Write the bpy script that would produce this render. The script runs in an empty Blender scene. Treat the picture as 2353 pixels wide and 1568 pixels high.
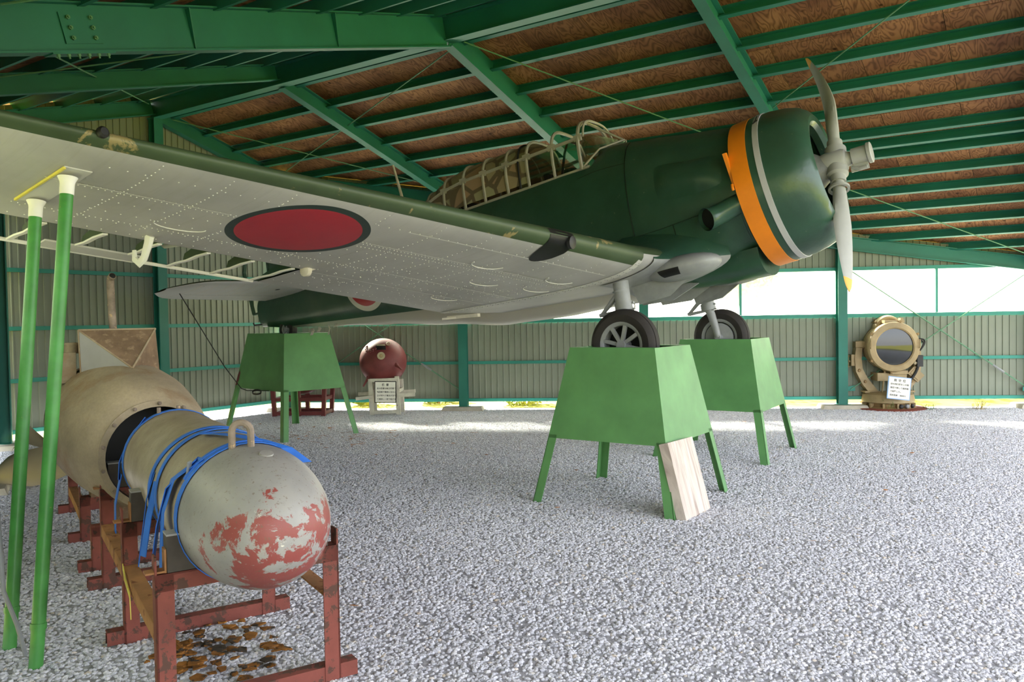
import bpy, bmesh, math, random
from mathutils import Vector, Matrix, noise as mnoise
random.seed(7)
PI = math.pi
sc = bpy.context.scene
COL = sc.collection
def V(*a): return Vector(a)
def S(h):                                             # '#rrggbb' -> linear rgba
    c = [int(h[i:i+2], 16)/255 for i in (1, 3, 5)]
    return tuple(((x+.055)/1.055)**2.4 if x > .04045 else x/12.92 for x in c)+(1,)
# ------------------------------------------------------------------ camera, sky, sun, exposure
cam_d = bpy.data.cameras.new('camera'); cam = bpy.data.objects.new('camera', cam_d); COL.objects.link(cam)
cam_d.sensor_fit = 'HORIZONTAL'; cam_d.sensor_width = 36.0; cam_d.lens = 36.0*1850/2353
cam_d.clip_start = .05; cam_d.clip_end = 500
_r = math.atan(.017); _p = math.atan(51*math.cos(_r)/1850)
_F = V(0, math.cos(_p), -math.sin(_p)); _U0 = V(0, math.sin(_p), math.cos(_p)); _R0 = V(1, 0, 0)
_R = _R0*math.cos(_r)-_U0*math.sin(_r); _U = _U0*math.cos(_r)+_R0*math.sin(_r)
cam.matrix_world = Matrix(((_R.x, _U.x, -_F.x, 0), (_R.y, _U.y, -_F.y, 0), (_R.z, _U.z, -_F.z, 1.7), (0, 0, 0, 1)))
sc.camera = cam
w = bpy.data.worlds.new('sky'); sc.world = w; w.use_nodes = True
wn = w.node_tree; bg = wn.nodes['Background']
sky = wn.nodes.new('ShaderNodeTexSky'); sky.sky_type = 'NISHITA'; sky.sun_disc = False
sky.sun_elevation = math.radians(33); sky.sun_rotation = math.radians(-33.5); sky.air_density = 1.0; sky.dust_density = 3.0; sky.ozone_density = .6
mixw = wn.nodes.new('ShaderNodeMixRGB'); mixw.inputs[0].default_value = .8; mixw.inputs[2].default_value = (3.25, 3.22, 3.25, 1)
wn.links.new(sky.outputs[0], mixw.inputs[1]); wn.links.new(mixw.outputs[0], bg.inputs[0]); bg.inputs[1].default_value = 1.0
sun_d = bpy.data.lights.new('sun', 'SUN'); sun = bpy.data.objects.new('sun', sun_d); COL.objects.link(sun)
sun_d.energy = 56; sun_d.angle = math.radians(5); sun_d.color = (1, .95, .87)
_az = V(.55, -.835, 0).normalized(); _sd = _az*math.cos(math.radians(33))+V(0, 0, -math.sin(math.radians(33)))
sun.rotation_euler = _sd.to_track_quat('-Z', 'Y').to_euler(); sun.location = (-20, 40, 30)
sc.view_settings.view_transform = 'Standard'; sc.view_settings.look = 'None'
sc.view_settings.exposure = 0.7; sc.view_settings.gamma = 1.0; sc.view_settings.use_curve_mapping = False
sc.cycles.use_denoising = True; sc.cycles.use_adaptive_sampling = True; sc.cycles.adaptive_threshold = .05
sc.cycles.max_bounces = 6; sc.cycles.diffuse_bounces = 4; sc.cycles.glossy_bounces = 3; sc.cycles.transmission_bounces = 4; sc.cycles.transparent_max_bounces = 6
sc.cycles.sample_clamp_indirect = 8.0; sc.cycles.caustics_reflective = False; sc.cycles.caustics_refractive = False
# ------------------------------------------------------------------ materials
MATS = {}
def nt(name):
    m = bpy.data.materials.new(name); m.use_nodes = True; MATS[name] = m
    n = m.node_tree; b = n.nodes['Principled BSDF']; return m, n, b
def ramp(n, fac, stops):
    r = n.nodes.new('ShaderNodeValToRGB'); e = r.color_ramp.elements
    while len(e) < len(stops): e.new(.5)
    for i, (p, c) in enumerate(stops): e[i].position = p; e[i].color = c
    n.links.new(fac, r.inputs[0]); return r.outputs[0]
def ocoord(n, scale=(1, 1, 1)):
    t = n.nodes.new('ShaderNodeTexCoord'); mp = n.nodes.new('ShaderNodeMapping'); mp.inputs['Scale'].default_value = scale
    n.links.new(t.outputs['Object'], mp.inputs[0]); return mp.outputs[0]
def noise(n, vec, scale, detail=3, rough=.55, dist=0):
    t = n.nodes.new('ShaderNodeTexNoise'); t.inputs['Scale'].default_value = scale; t.inputs['Detail'].default_value = detail
    t.inputs['Roughness'].default_value = rough; t.inputs['Distortion'].default_value = dist; n.links.new(vec, t.inputs['Vector']); return t.outputs[0]
def math_(n, op, a, b=None, c=None):
    m = n.nodes.new('ShaderNodeMath'); m.operation = op
    for i, x in enumerate((a, b, c)):
        if x is None: continue
        if isinstance(x, (int, float)): m.inputs[i].default_value = x
        else: n.links.new(x, m.inputs[i])
    return m.outputs[0]
def mixc(n, fac, a, b):
    m = n.nodes.new('ShaderNodeMixRGB')
    for i, x in enumerate((fac, a, b)):
        if isinstance(x, (int, float)): m.inputs[i].default_value = x
        elif isinstance(x, tuple): m.inputs[i].default_value = x
        else: n.links.new(x, m.inputs[i])
    return m.outputs[0]
def bump(n, b, h, strength=.3, dist=.01):
    u = n.nodes.new('ShaderNodeBump'); u.inputs['Strength'].default_value = strength; u.inputs['Distance'].default_value = dist
    n.links.new(h, u.inputs['Height']); n.links.new(u.outputs[0], b.inputs['Normal'])
def sep(n, vec):
    s = n.nodes.new('ShaderNodeSeparateXYZ'); n.links.new(vec, s.inputs[0]); return s.outputs
def paint(name, col, rough=.5, var=.12, scale=3.0, metal=0, chip=None, chip_at=.66, chip_scale=9, bumps=0, spec=.4, fine=0, soft=.015):
    """plain painted / coated surface: mottled colour, optional chips of another colour"""
    m, n, b = nt(name); v = ocoord(n)
    c = S(col) if isinstance(col, str) else col
    lo = tuple(x*(1-var*1.6) for x in c[:3])+(1,); hi = tuple(min(1, x*(1+var)) for x in c[:3])+(1,)
    f = noise(n, v, scale, 4, .6); out = ramp(n, f, [(.3, lo), (.7, hi)])
    if fine:
        out = mixc(n, math_(n, 'MULTIPLY', noise(n, v, 60, 2), fine), out, tuple(x*.35 for x in c[:3])+(1,))
    if chip:
        g = noise(n, v, chip_scale, 6, .65, .3); k = ramp(n, g, [(chip_at-soft, (0, 0, 0, 1)), (chip_at+soft, (1, 1, 1, 1))]); out = mixc(n, k, out, S(chip))
    n.links.new(out, b.inputs['Base Color']); b.inputs['Roughness'].default_value = rough; b.inputs['Metallic'].default_value = metal
    b.inputs['Specular IOR Level'].default_value = spec
    if bumps: bump(n, b, noise(n, v, 35, 3), bumps, .004)
    return m
paint('steel_green', '#257364', .5, .1, 1.5, bumps=.05)
paint('girt_green', '#2f8878', .5, .1, 1.5)
paint('sheet', '#858b7b', .55, .07, .8, spec=.3)
paint('concrete', '#b7b0a0', .9, .12, 6, bumps=.3)
paint('stand_green', '#5c9156', .5, .13, 2.2, chip='#35602f', chip_at=.76, chip_scale=40, bumps=.05)
paint('pole_green', '#43883e', .4, .15, 6, chip='#9a8a50', chip_at=.7, chip_scale=22)
paint('white_paint', '#e6e4de', .5, .05, 4)
paint('wing_grey', '#c4c3c0', .5, .06, 1.2, chip='#a9a59c', chip_at=.68, chip_scale=5, spec=.35)
paint('rivet_white', '#d8d7d3', .5, .03, 4)
paint('gear_grey', '#8f9192', .45, .1, 8)
paint('engine_grey', '#6d6f6e', .5, .2, 9)
paint('orange', '#f08a1c', .4, .06, 4)
paint('band_grey', '#b9b9bd', .45, .05, 4)
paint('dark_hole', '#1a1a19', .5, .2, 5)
paint('rubber', '#2e2a28', .75, .15, 6)
paint('prop_grey', '#a2a3a1', .45, .08, 3)
paint('prop_tip', '#f0a848', .5, .06, 4)
paint('canopy_frame', '#a7a394', .5, .1, 6)
paint('black_metal', '#262628', .5, .15, 6)
paint('cradle_red', '#7d4339', .8, .22, 3, chip='#543a30', chip_at=.56, chip_scale=14, bumps=.25)
paint('rust_brown', '#a8774e', .85, .2, 5, chip='#7c4c2f', chip_at=.6, chip_scale=12, bumps=.3)
paint('mine_red', '#6e3030', .55, .14, 5, chip='#a56a58', chip_at=.72, chip_scale=12, bumps=.15)
paint('tan', '#a38e68', .5, .14, 5, chip='#7d5e38', chip_at=.72, chip_scale=14)
paint('tan_dark', '#8f744c', .6, .2, 5)
paint('plate_rust', '#7c3f30', .9, .2, 5)
paint('sign_white', '#e9e6dc', .5, .03, 2)
paint('sign_blue', '#8fb2dd', .5, .05, 3)
paint('ink', '#23211f', .6, .05, 3)
paint('hull_tan', '#a8987f', .8, .24, 2.0, chip='#846a4e', chip_at=.6, chip_scale=3.0, bumps=.3, fine=.45, soft=.09)
paint('hull_grey', '#9b9998', .6, .08, 3, chip='#8b8178', chip_at=.68, chip_scale=20, bumps=.2)
paint('tower_rust', '#7d6650', .85, .2, 6, chip='#968066', chip_at=.6, chip_scale=22, soft=.06, bumps=.3)
paint('pipe_rust', '#8c7d70', .8, .25, 12, chip='#b79b78', chip_at=.64, chip_scale=20, bumps=.2)
paint('strap_blue', '#2f6fd0', .7, .12, 8)
paint('block_dark', '#4a433d', .8, .2, 6)
paint('cream_plate', '#a99c80', .6, .08, 2)
paint('cable_grey', '#8d8f92', .6, .1, 6)
paint('cable_black', '#232323', .6, .1, 6)
paint('fabric_rag', '#cfc8ba', .9, .1, 8)
paint('brown_leaf', '#a7764e', .9, .3, 9)
paint('straw', '#b5a271', .9, .2, 9)
paint('rod_green', '#5e8f6d', .5, .1, 4)
paint('yellow_edge', '#d8c95a', .6, .1, 4)
paint('wall_white', '#dcd8cc', .8, .06, 1)
paint('roof_slate', '#8a8f94', .8, .1, 1)
m = MATS['white_wood'] = paint('white_wood', '#c9c4b5', .8, .14, 8, chip='#8d8574', chip_at=.66, chip_scale=16)
def mk_plane_green(name, roundel):
    m, n, b = nt(name); v = ocoord(n)
    f = noise(n, v, 1.3, 5, .6); out = ramp(n, f, [(.25, S('#233d2f')), (.55, S('#315242')), (.8, S('#4b5e4e'))])
    sc_ = noise(n, v, 16, 7, .75, .4); k = ramp(n, sc_, [(.655, (0, 0, 0, 1)), (.70, (1, 1, 1, 1))]); out = mixc(n, math_(n, 'MULTIPLY', k, .5), out, S('#a2a183'))
    if roundel:
        x, y, z = sep(n, v)
        d = math_(n, 'SQRT', math_(n, 'ADD', math_(n, 'POWER', math_(n, 'ADD', x, 6.08), 2), math_(n, 'POWER', math_(n, 'SUBTRACT', z, .22), 2)))
        out = mixc(n, math_(n, 'LESS_THAN', d, .43), out, S('#d8d2c6')); out = mixc(n, math_(n, 'LESS_THAN', d, .36), out, S('#b0202c'))
        bl = math_(n, 'LESS_THAN', z, math_(n, 'ADD', math_(n, 'MULTIPLY', x, -.118), -1.0))      # grey belly line
        out = mixc(n, bl, out, S('#b9b4aa'))
    n.links.new(out, b.inputs['Base Color']); b.inputs['Roughness'].default_value = .3; b.inputs['Specular IOR Level'].default_value = .5
    bump(n, b, noise(n, v, 3.5, 4, .6), .22, .03)
mk_plane_green('plane_green', True); mk_plane_green('cowl_green', False)
paint('le_green', '#3f4f35', .5, .14, 2.2, chip='#8a7d55', chip_at=.63, chip_scale=4)
def mk_wing():
    m, n, b = nt('wing_under'); v = ocoord(n); x, y, z = sep(n, v)
    f = noise(n, v, 1.1, 5, .6); out = ramp(n, f, [(.28, S('#9d9c9b')), (.6, S('#b3b2b1')), (.85, S('#c2beb6'))])
    st = noise(n, ocoord(n, (1.5, 26, 1.5)), 1.0, 4, .6); out = mixc(n, math_(n, 'MULTIPLY', ramp(n, st, [(.55, (0, 0, 0, 1)), (.75, (1, 1, 1, 1))]), .35), out, S('#96928a'))
    ay = math_(n, 'ABSOLUTE', y)
    d = math_(n, 'SQRT', math_(n, 'ADD', math_(n, 'POWER', math_(n, 'ADD', x, WR[0]), 2), math_(n, 'POWER', math_(n, 'SUBTRACT', ay, WR[1]), 2)))
    out = mixc(n, math_(n, 'LESS_THAN', d, WR[2]), out, S('#26362f')); red = mixc(n, noise(n, v, 5, 3), S('#9c1f2d'), S('#b32635'))
    out = mixc(n, math_(n, 'LESS_THAN', d, WR[2]*.88), out, red)
    n.links.new(out, b.inputs['Base Color']); b.inputs['Roughness'].default_value = .42; b.inputs['Specular IOR Level'].default_value = .4
    bump(n, b, noise(n, v, 2.2, 3, .5), .18, .03)
WR = (2.61, 4.5, .482)
mk_wing()
def mk_plywood():
    m, n, b = nt('plywood'); t = n.nodes.new('ShaderNodeTexCoord'); oi = n.nodes.new('ShaderNodeObjectInfo')
    mp = n.nodes.new('ShaderNodeMapping'); n.links.new(t.outputs['Object'], mp.inputs[0])
    cb = n.nodes.new('ShaderNodeCombineXYZ'); mr = math_(n, 'MULTIPLY', oi.outputs['Random'], 57)
    for i in range(3): n.links.new(mr, cb.inputs[i])
    n.links.new(cb.outputs[0], mp.inputs['Location']); v = mp.outputs[0]
    mp2 = n.nodes.new('ShaderNodeMapping'); mp2.inputs['Scale'].default_value = (2.6, .8, 1); n.links.new(v, mp2.inputs[0])
    a = noise(n, mp2.outputs[0], 1.7, 2.5, .55, .35); rings = math_(n, 'PINGPONG', math_(n, 'MULTIPLY', a, 15), .5)
    ln = ramp(n, rings, [(.0, (1, 1, 1, 1)), (.16, (.5, .5, .5, 1)), (.34, (0, 0, 0, 1))])
    base = ramp(n, noise(n, v, 2.0, 3), [(.3, S('#77503a')), (.7, S('#a3754f'))])
    hs = n.nodes.new('ShaderNodeHueSaturation'); n.links.new(base, hs.inputs['Color']); n.links.new(math_(n, 'ADD', .72, math_(n, 'MULTIPLY', oi.outputs['Random'], .5)), hs.inputs['Value'])
    out = mixc(n, math_(n, 'MULTIPLY', ln, .62), hs.outputs[0], S('#3a2216'))
    kn = n.nodes.new('ShaderNodeTexVoronoi'); kn.inputs['Scale'].default_value = 3.2; n.links.new(v, kn.inputs['Vector'])
    out = mixc(n, ramp(n, kn.outputs['Distance'], [(.05, (1, 1, 1, 1)), (.1, (0, 0, 0, 1))]), out, S('#3d2417'))
    n.links.new(out, b.inputs['Base Color']); b.inputs['Roughness'].default_value = .8; b.inputs['Specular IOR Level'].default_value = .2
mk_plywood()
def mk_stone():
    m, n, b = nt('stone'); oi = n.nodes.new('ShaderNodeObjectInfo'); v = ocoord(n)
    out = ramp(n, oi.outputs['Random'], [(0, S('#b2b2b8')), (.35, S('#c4c4cb')), (.75, S('#d2d2d9')), (.96, S('#e0dfe2')), (1, S('#c9bba8'))])
    n.links.new(out, b.inputs['Base Color']); b.inputs['Roughness'].default_value = .85; b.inputs['Specular IOR Level'].default_value = .25
mk_stone()
def mk_floor():
    m, n, b = nt('gravel_bed'); v = ocoord(n); vo = n.nodes.new('ShaderNodeTexVoronoi'); vo.inputs['Scale'].default_value = 36; n.links.new(v, vo.inputs['Vector'])
    out = ramp(n, vo.outputs['Distance'], [(0, S('#b4b4ba')), (.5, S('#a3a3a9')), (.8, S('#8a8a90'))])
    n.links.new(out, b.inputs['Base Color']); b.inputs['Roughness'].default_value = .9; bump(n, b, vo.outputs['Distance'], -.6, .02)
mk_floor()
def mk_grass():
    m, n, b = nt('grass_ground'); v = ocoord(n)
    out = ramp(n, noise(n, v, 1.2, 6, .7), [(.3, S('#59691f')), (.5, S('#7b7a28')), (.75, S('#948a45'))])
    n.links.new(out, b.inputs['Base Color']); b.inputs['Roughness'].default_value = .95; b.inputs['Specular IOR Level'].default_value = .1
mk_grass()
def mk_leaf(name, a, c):
    m, n, b = nt(name); v = ocoord(n); n.links.new(ramp(n, noise(n, v, 4, 3), [(.35, S(a)), (.65, S(c))]), b.inputs['Base Color']); b.inputs['Roughness'].default_value = .7
mk_leaf('leaf_yellow', '#6c7a24', '#98923a'); mk_leaf('leaf_green', '#4d6b35', '#7c9650')
def mk_pane():
    m, n, b = nt('frosted_pane'); n.nodes.remove(b); o = n.nodes['Material Output']; v = ocoord(n)
    tr = n.nodes.new('ShaderNodeBsdfTransparent'); tr.inputs[0].default_value = (.84, .86, .80, 1)
    tl = n.nodes.new('ShaderNodeBsdfTranslucent'); tl.inputs[0].default_value = (.84, .85, .82, 1)
    gl = n.nodes.new('ShaderNodeBsdfGlossy'); gl.inputs['Roughness'].default_value = .15
    mx = n.nodes.new('ShaderNodeMixShader'); n.links.new(ramp(n, noise(n, v, 2.2, 4, .6), [(.3, (.25, .25, .25, 1)), (.7, (.6, .6, .6, 1))]), mx.inputs[0]); n.links.new(tr.outputs[0], mx.inputs[1]); n.links.new(tl.outputs[0], mx.inputs[2])
    m2 = n.nodes.new('ShaderNodeMixShader'); m2.inputs[0].default_value = .05; n.links.new(mx.outputs[0], m2.inputs[1]); n.links.new(gl.outputs[0], m2.inputs[2]); n.links.new(m2.outputs[0], o.inputs[0])
mk_pane()
def mk_canopy():
    m, n, b = nt('canopy_camo'); v = ocoord(n); vo = n.nodes.new('ShaderNodeTexVoronoi'); vo.feature = 'DISTANCE_TO_EDGE'; vo.inputs['Scale'].default_value = 3.6; n.links.new(v, vo.inputs['Vector'])
    v2 = n.nodes.new('ShaderNodeTexVoronoi'); v2.inputs['Scale'].default_value = 3.6; n.links.new(v, v2.inputs['Vector'])
    s = n.nodes.new('ShaderNodeSeparateColor'); n.links.new(v2.outputs['Color'], s.inputs[0])
    blob = ramp(n, s.outputs[0], [(.35, S('#a09c7c')), (.6, S('#a58b70'))])
    out = mixc(n, ramp(n, vo.outputs['Distance'], [(.07, (0, 0, 0, 1)), (.1, (1, 1, 1, 1))]), S('#6f6250'), blob)
    n.links.new(out, b.inputs['Base Color']); b.inputs['Roughness'].default_value = .35; b.inputs['Specular IOR Level'].default_value = .5
mk_canopy()
def mk_glass(name, col, tr=.75):
    m, n, b = nt(name); n.nodes.remove(b); o = n.nodes['Material Output']
    t = n.nodes.new('ShaderNodeBsdfTransparent'); t.inputs[0].default_value = col
    g = n.nodes.new('ShaderNodeBsdfGlossy'); g.inputs['Roughness'].default_value = .03; g.inputs[0].default_value = (.9, .9, .9, 1)
    mx = n.nodes.new('ShaderNodeMixShader'); mx.inputs[0].default_value = 1-tr; n.links.new(t.outputs[0], mx.inputs[1]); n.links.new(g.outputs[0], mx.inputs[2]); n.links.new(mx.outputs[0], o.inputs[0])
mk_glass('clear_pane', (.8, .85, .74, 1), .85); paint('lens_glass', '#2b2e30', .06, .05, 3, spec=.6)
m, n, b = nt('mirror'); b.inputs['Base Color'].default_value = (.35, .37, .38, 1); b.inputs['Metallic'].default_value = 1; b.inputs['Roughness'].default_value = .12
def mk_torpedo():
    m, n, b = nt('torpedo_paint'); v = ocoord(n); x, y, z = sep(n, v)
    sil = ramp(n, noise(n, v, 2.6, 4, .6), [(.3, S('#83817f')), (.6, S('#9a9794')), (.85, S('#a69c8d'))])
    tan = ramp(n, noise(n, v, 4.5, 5, .65), [(.3, S('#8a7b65')), (.6, S('#a3978360'[:7])), (.85, S('#b8b0a4'))])
    fx = ramp(n, math_(n, 'ADD', x, math_(n, 'MULTIPLY', noise(n, v, 5, 3), .25)), [(.0, (0, 0, 0, 1)), (1, (1, 1, 1, 1))])
    front = math_(n, 'GREATER_THAN', math_(n, 'ADD', x, math_(n, 'MULTIPLY', noise(n, v, 7, 3), .12)), 1.12)
    out = mixc(n, front, tan, sil)
    g = noise(n, ocoord(n, (1.6, 1, 1.3)), 7.5, 8, .68, .35)
    dx = math_(n, 'POWER', math_(n, 'DIVIDE', math_(n, 'SUBTRACT', x, 1.56), .26), 2); dy = math_(n, 'POWER', math_(n, 'DIVIDE', math_(n, 'SUBTRACT', y, .05), .27), 2); dz = math_(n, 'POWER', math_(n, 'DIVIDE', math_(n, 'SUBTRACT', z, .80), .17), 2)
    rr = math_(n, 'SUBTRACT', 1.25, math_(n, 'SQRT', math_(n, 'ADD', dx, math_(n, 'ADD', dy, dz))))
    k = ramp(n, math_(n, 'ADD', g, math_(n, 'MULTIPLY', math_(n, 'MAXIMUM', math_(n, 'MINIMUM', rr, .35), -1.5), .2)), [(.545, (0, 0, 0, 1)), (.57, (1, 1, 1, 1))])
    out = mixc(n, math_(n, 'MULTIPLY', k, math_(n, 'GREATER_THAN', x, 1.18)), out, S('#8c4641'))
    w2 = noise(n, v, 13, 8, .75, .5); kk = math_(n, 'MULTIPLY', ramp(n, w2, [(.655, (0, 0, 0, 1)), (.67, (1, 1, 1, 1))]), math_(n, 'GREATER_THAN', rr, -.05)); out = mixc(n, kk, out, S('#ddd6c4'))
    sp = noise(n, v, 55, 3, .7); out = mixc(n, math_(n, 'MULTIPLY', ramp(n, sp, [(.6, (0, 0, 0, 1)), (.68, (1, 1, 1, 1))]), .6), out, S('#6b5a47'))
    n.links.new(out, b.inputs['Base Color']); b.inputs['Roughness'].default_value = .48; bump(n, b, noise(n, v, 28, 4), .2, .006)
mk_torpedo()
def mk_wood(name, a, c, d):
    m, n, b = nt(name); v = ocoord(n, (1, 14, 3)); g = noise(n, v, 1.6, 5, .6, 1.2)
    n.links.new(ramp(n, g, [(.3, S(a)), (.5, S(c)), (.72, S(d))]), b.inputs['Base Color']); b.inputs['Roughness'].default_value = .85; bump(n, b, g, .3, .006)
mk_wood('board_wood', '#9b8a80', '#c9bcb0', '#dbd2c8')
M = MATS
# ------------------------------------------------------------------ mesh helpers
class MB:
    def __init__(s): s.v = []; s.f = []; s.m = []
    def add(s, vs, fs, mi=0):
        o = len(s.v); s.v += [tuple(p) for p in vs]; s.f += [tuple(i+o for i in f) for f in fs]; s.m += [mi]*len(fs); return s
    def hexa(s, p, mi=0):          # 4 bottom ccw, 4 top ccw
        return s.add(p, [(3, 2, 1, 0), (4, 5, 6, 7), (0, 1, 5, 4), (1, 2, 6, 5), (2, 3, 7, 6), (3, 0, 4, 7)], mi)
    def box(s, c, d, R=None, mi=0):
        c = Vector(c); h = [x/2 for x in d]; P = []
        for z in (-1, 1):
            for x, y in ((-1, -1), (1, -1), (1, 1), (-1, 1)):
                q = Vector((x*h[0], y*h[1], z*h[2])); P.append(c+(R @ q if R else q))
        return s.hexa(P, mi)
    def prism(s, poly, p0, p1, up=(0, 0, 1), mi=0, caps=True):
        """2-D polygon (side, up) swept from p0 to p1"""
        p0, p1 = Vector(p0), Vector(p1); a = (p1-p0).normalized(); sd = a.cross(Vector(up))
        sd = sd.normalized() if sd.length > 1e-5 else a.orthogonal().normalized(); u = sd.cross(a)
        n = len(poly); vs = [p+sd*x+u*y for p in (p0, p1) for x, y in poly]
        fs = [(i, (i+1) % n, n+(i+1) % n, n+i) for i in range(n)]
        if caps: fs += [tuple(range(n-1, -1, -1)), tuple(range(n, 2*n))]
        return s.add(vs, fs, mi)
    def bar(s, p0, p1, w, h, up=(0, 0, 1), mi=0):
        return s.prism([(-w/2, -h/2), (w/2, -h/2), (w/2, h/2), (-w/2, h/2)], p0, p1, up, mi)
    def hbeam(s, p0, p1, h, b, tf=.012, tw=.009, up=(0, 0, 1)):
        x, y = b/2, h/2; t = tw/2
        return s.prism([(-x, -y), (x, -y), (x, -y+tf), (t, -y+tf), (t, y-tf), (x, y-tf), (x, y), (-x, y), (-x, y-tf), (-t, y-tf), (-t, -y+tf), (-x, -y+tf)], p0, p1, up)
    def angle(s, p0, p1, a, b, t=.008, up=(0, 0, 1), fx=1, fy=1):
        P = [(0, 0), (a*fx, 0), (a*fx, t*fy), (t*fx, t*fy), (t*fx, b*fy), (0, b*fy)]
        if fx*fy < 0: P.reverse()
        return s.prism(P, p0, p1, up)
    def tube(s, pts, r, n=10, caps=True, mi=0, flat=None, up=None):
        pts = [Vector(p) for p in pts]; R = r if isinstance(r, (list, tuple)) else [r]*len(pts); k = len(pts); vs = []; last = None
        for i, p in enumerate(pts):
            t = (pts[min(i+1, k-1)]-pts[max(i-1, 0)]).normalized()
            ref = Vector(up) if up else (last if last is not None else (V(0, 0, 1) if abs(t.z) < .9 else V(1, 0, 0)))
            a = (ref-t*ref.dot(t)); a = a.normalized() if a.length > 1e-6 else t.orthogonal().normalized(); last = a; b = t.cross(a)
            for j in range(n):
                th = 2*PI*j/n; vs.append(p+(a*math.cos(th)*(flat if flat else 1)+b*math.sin(th))*R[i])
        fs = [(i*n+j, i*n+(j+1) % n, (i+1)*n+(j+1) % n, (i+1)*n+j) for i in range(k-1) for j in range(n)]
        if caps: fs += [tuple(range(n-1, -1, -1)), tuple(range((k-1)*n, k*n))]
        return s.add(vs, fs, mi)
    def lathe(s, prof, o=(0, 0, 0), ax=(0, 0, 1), n=24, mi=0, cap0=True, cap1=True, closed=False):
        """prof: (radius, distance along axis)"""
        o = Vector(o); ax = Vector(ax).normalized(); a = ax.orthogonal().normalized(); b = ax.cross(a); k = len(prof)
        vs = [o+ax*z+(a*math.cos(2*PI*j/n)+b*math.sin(2*PI*j/n))*r for r, z in prof for j in range(n)]
        fs = [(i*n+j, i*n+(j+1) % n, ((i+1) % k)*n+(j+1) % n, ((i+1) % k)*n+j) for i in range(k if closed else k-1) for j in range(n)]
        if not closed:
            if cap0: fs.append(tuple(range(n-1, -1, -1)))
            if cap1: fs.append(tuple(range((k-1)*n, k*n)))
        return s.add(vs, fs, mi)
    def grid(s, fn, nu, nv, mi=0, wrap=False):
        vs = [fn(i/nu, j/nv) for i in range(nu+1) for j in range(nv+(0 if wrap else 1))]; w = nv if wrap else nv+1
        fs = [(i*w+j, i*w+(j+1) % w, (i+1)*w+(j+1) % w, (i+1)*w+j) for i in range(nu) for j in range(nv)]
        return s.add(vs, fs, mi)
    def plate(s, poly, th, n=None, mi=0):
        """flat 3-D polygon given thickness"""
        P = [Vector(p) for p in poly]; nn = Vector(n) if n else (P[1]-P[0]).cross(P[2]-P[0]).normalized(); k = len(P)
        return s.add(P+[p+nn*th for p in P], [tuple(range(k-1, -1, -1)), tuple(range(k, 2*k))]+[(i, (i+1) % k, k+(i+1) % k, k+i) for i in range(k)], mi)
    def ribbon(s, pts, wdir, w, th=.003, mi=0):
        """strap through pts; wdir: width direction (one or one per point)"""
        P = [Vector(p) for p in pts]; k = len(P); vs = []
        for i, p in enumerate(P):
            d = Vector(wdir[i] if isinstance(wdir, list) else wdir).normalized(); t = (P[min(i+1, k-1)]-P[max(i-1, 0)]).normalized(); nn = t.cross(d).normalized()
            for a, b in ((-1, -1), (1, -1), (1, 1), (-1, 1)): vs.append(p+d*a*w/2+nn*b*th/2)
        fs = [(i*4+j, i*4+(j+1) % 4, (i+1)*4+(j+1) % 4, (i+1)*4+j) for i in range(k-1) for j in range(4)]+[(3, 2, 1, 0), tuple(range(4*k-4, 4*k))]
        return s.add(vs, fs, mi)
    def mesh(s, name, mats, smooth=35):
        me = bpy.data.meshes.new(name); me.from_pydata(s.v, [], s.f)
        for m_ in (mats if isinstance(mats, (list, tuple)) else [mats]): me.materials.append(M[m_])
        if len(me.materials) > 1: me.polygons.foreach_set('material_index', s.m)
        bm = bmesh.new(); bm.from_mesh(me); bmesh.ops.recalc_face_normals(bm, faces=bm.faces); bm.to_mesh(me); bm.free()
        if smooth:
            me.polygons.foreach_set('use_smooth', [True]*len(me.polygons)); me.set_sharp_from_angle(angle=math.radians(smooth))
        me.update(); return me
    def build(s, name, mats, parent=None, smooth=35, **kw):
        return link(name, s.mesh(name, mats, smooth), parent, **kw)
def link(name, data, parent=None, label=None, cat=None, group=None, kind=None, loc=None, rot=None):
    o = bpy.data.objects.new(name, data); COL.objects.link(o)
    if parent: o.parent = parent
    if loc is not None: o.location = loc
    if rot is not None: o.rotation_euler = rot
    return tag(o, label, cat, group, kind)
def tag(o, label=None, cat=None, group=None, kind=None):
    for k, x in (('label', label), ('category', cat), ('group', group), ('kind', kind)):
        if x: o[k] = x
    return o
def copy_tree(o, parent=None):
    c = o.copy(); COL.objects.link(c); c.parent = parent
    for ch in list(o.children): copy_tree(ch, c)
    return c
def arc(c, r, a0, a1, n, e1, e2):
    c, e1, e2 = Vector(c), Vector(e1), Vector(e2)
    return [c+e1*r*math.cos(a0+(a1-a0)*i/n)+e2*r*math.sin(a0+(a1-a0)*i/n) for i in range(n+1)]
def bez(p0, p1, p2, n=10):
    p0, p1, p2 = Vector(p0), Vector(p1), Vector(p2)
    return [p0*(1-t)**2+p1*2*t*(1-t)+p2*t*t for t in [i/n for i in range(n+1)]]
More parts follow.
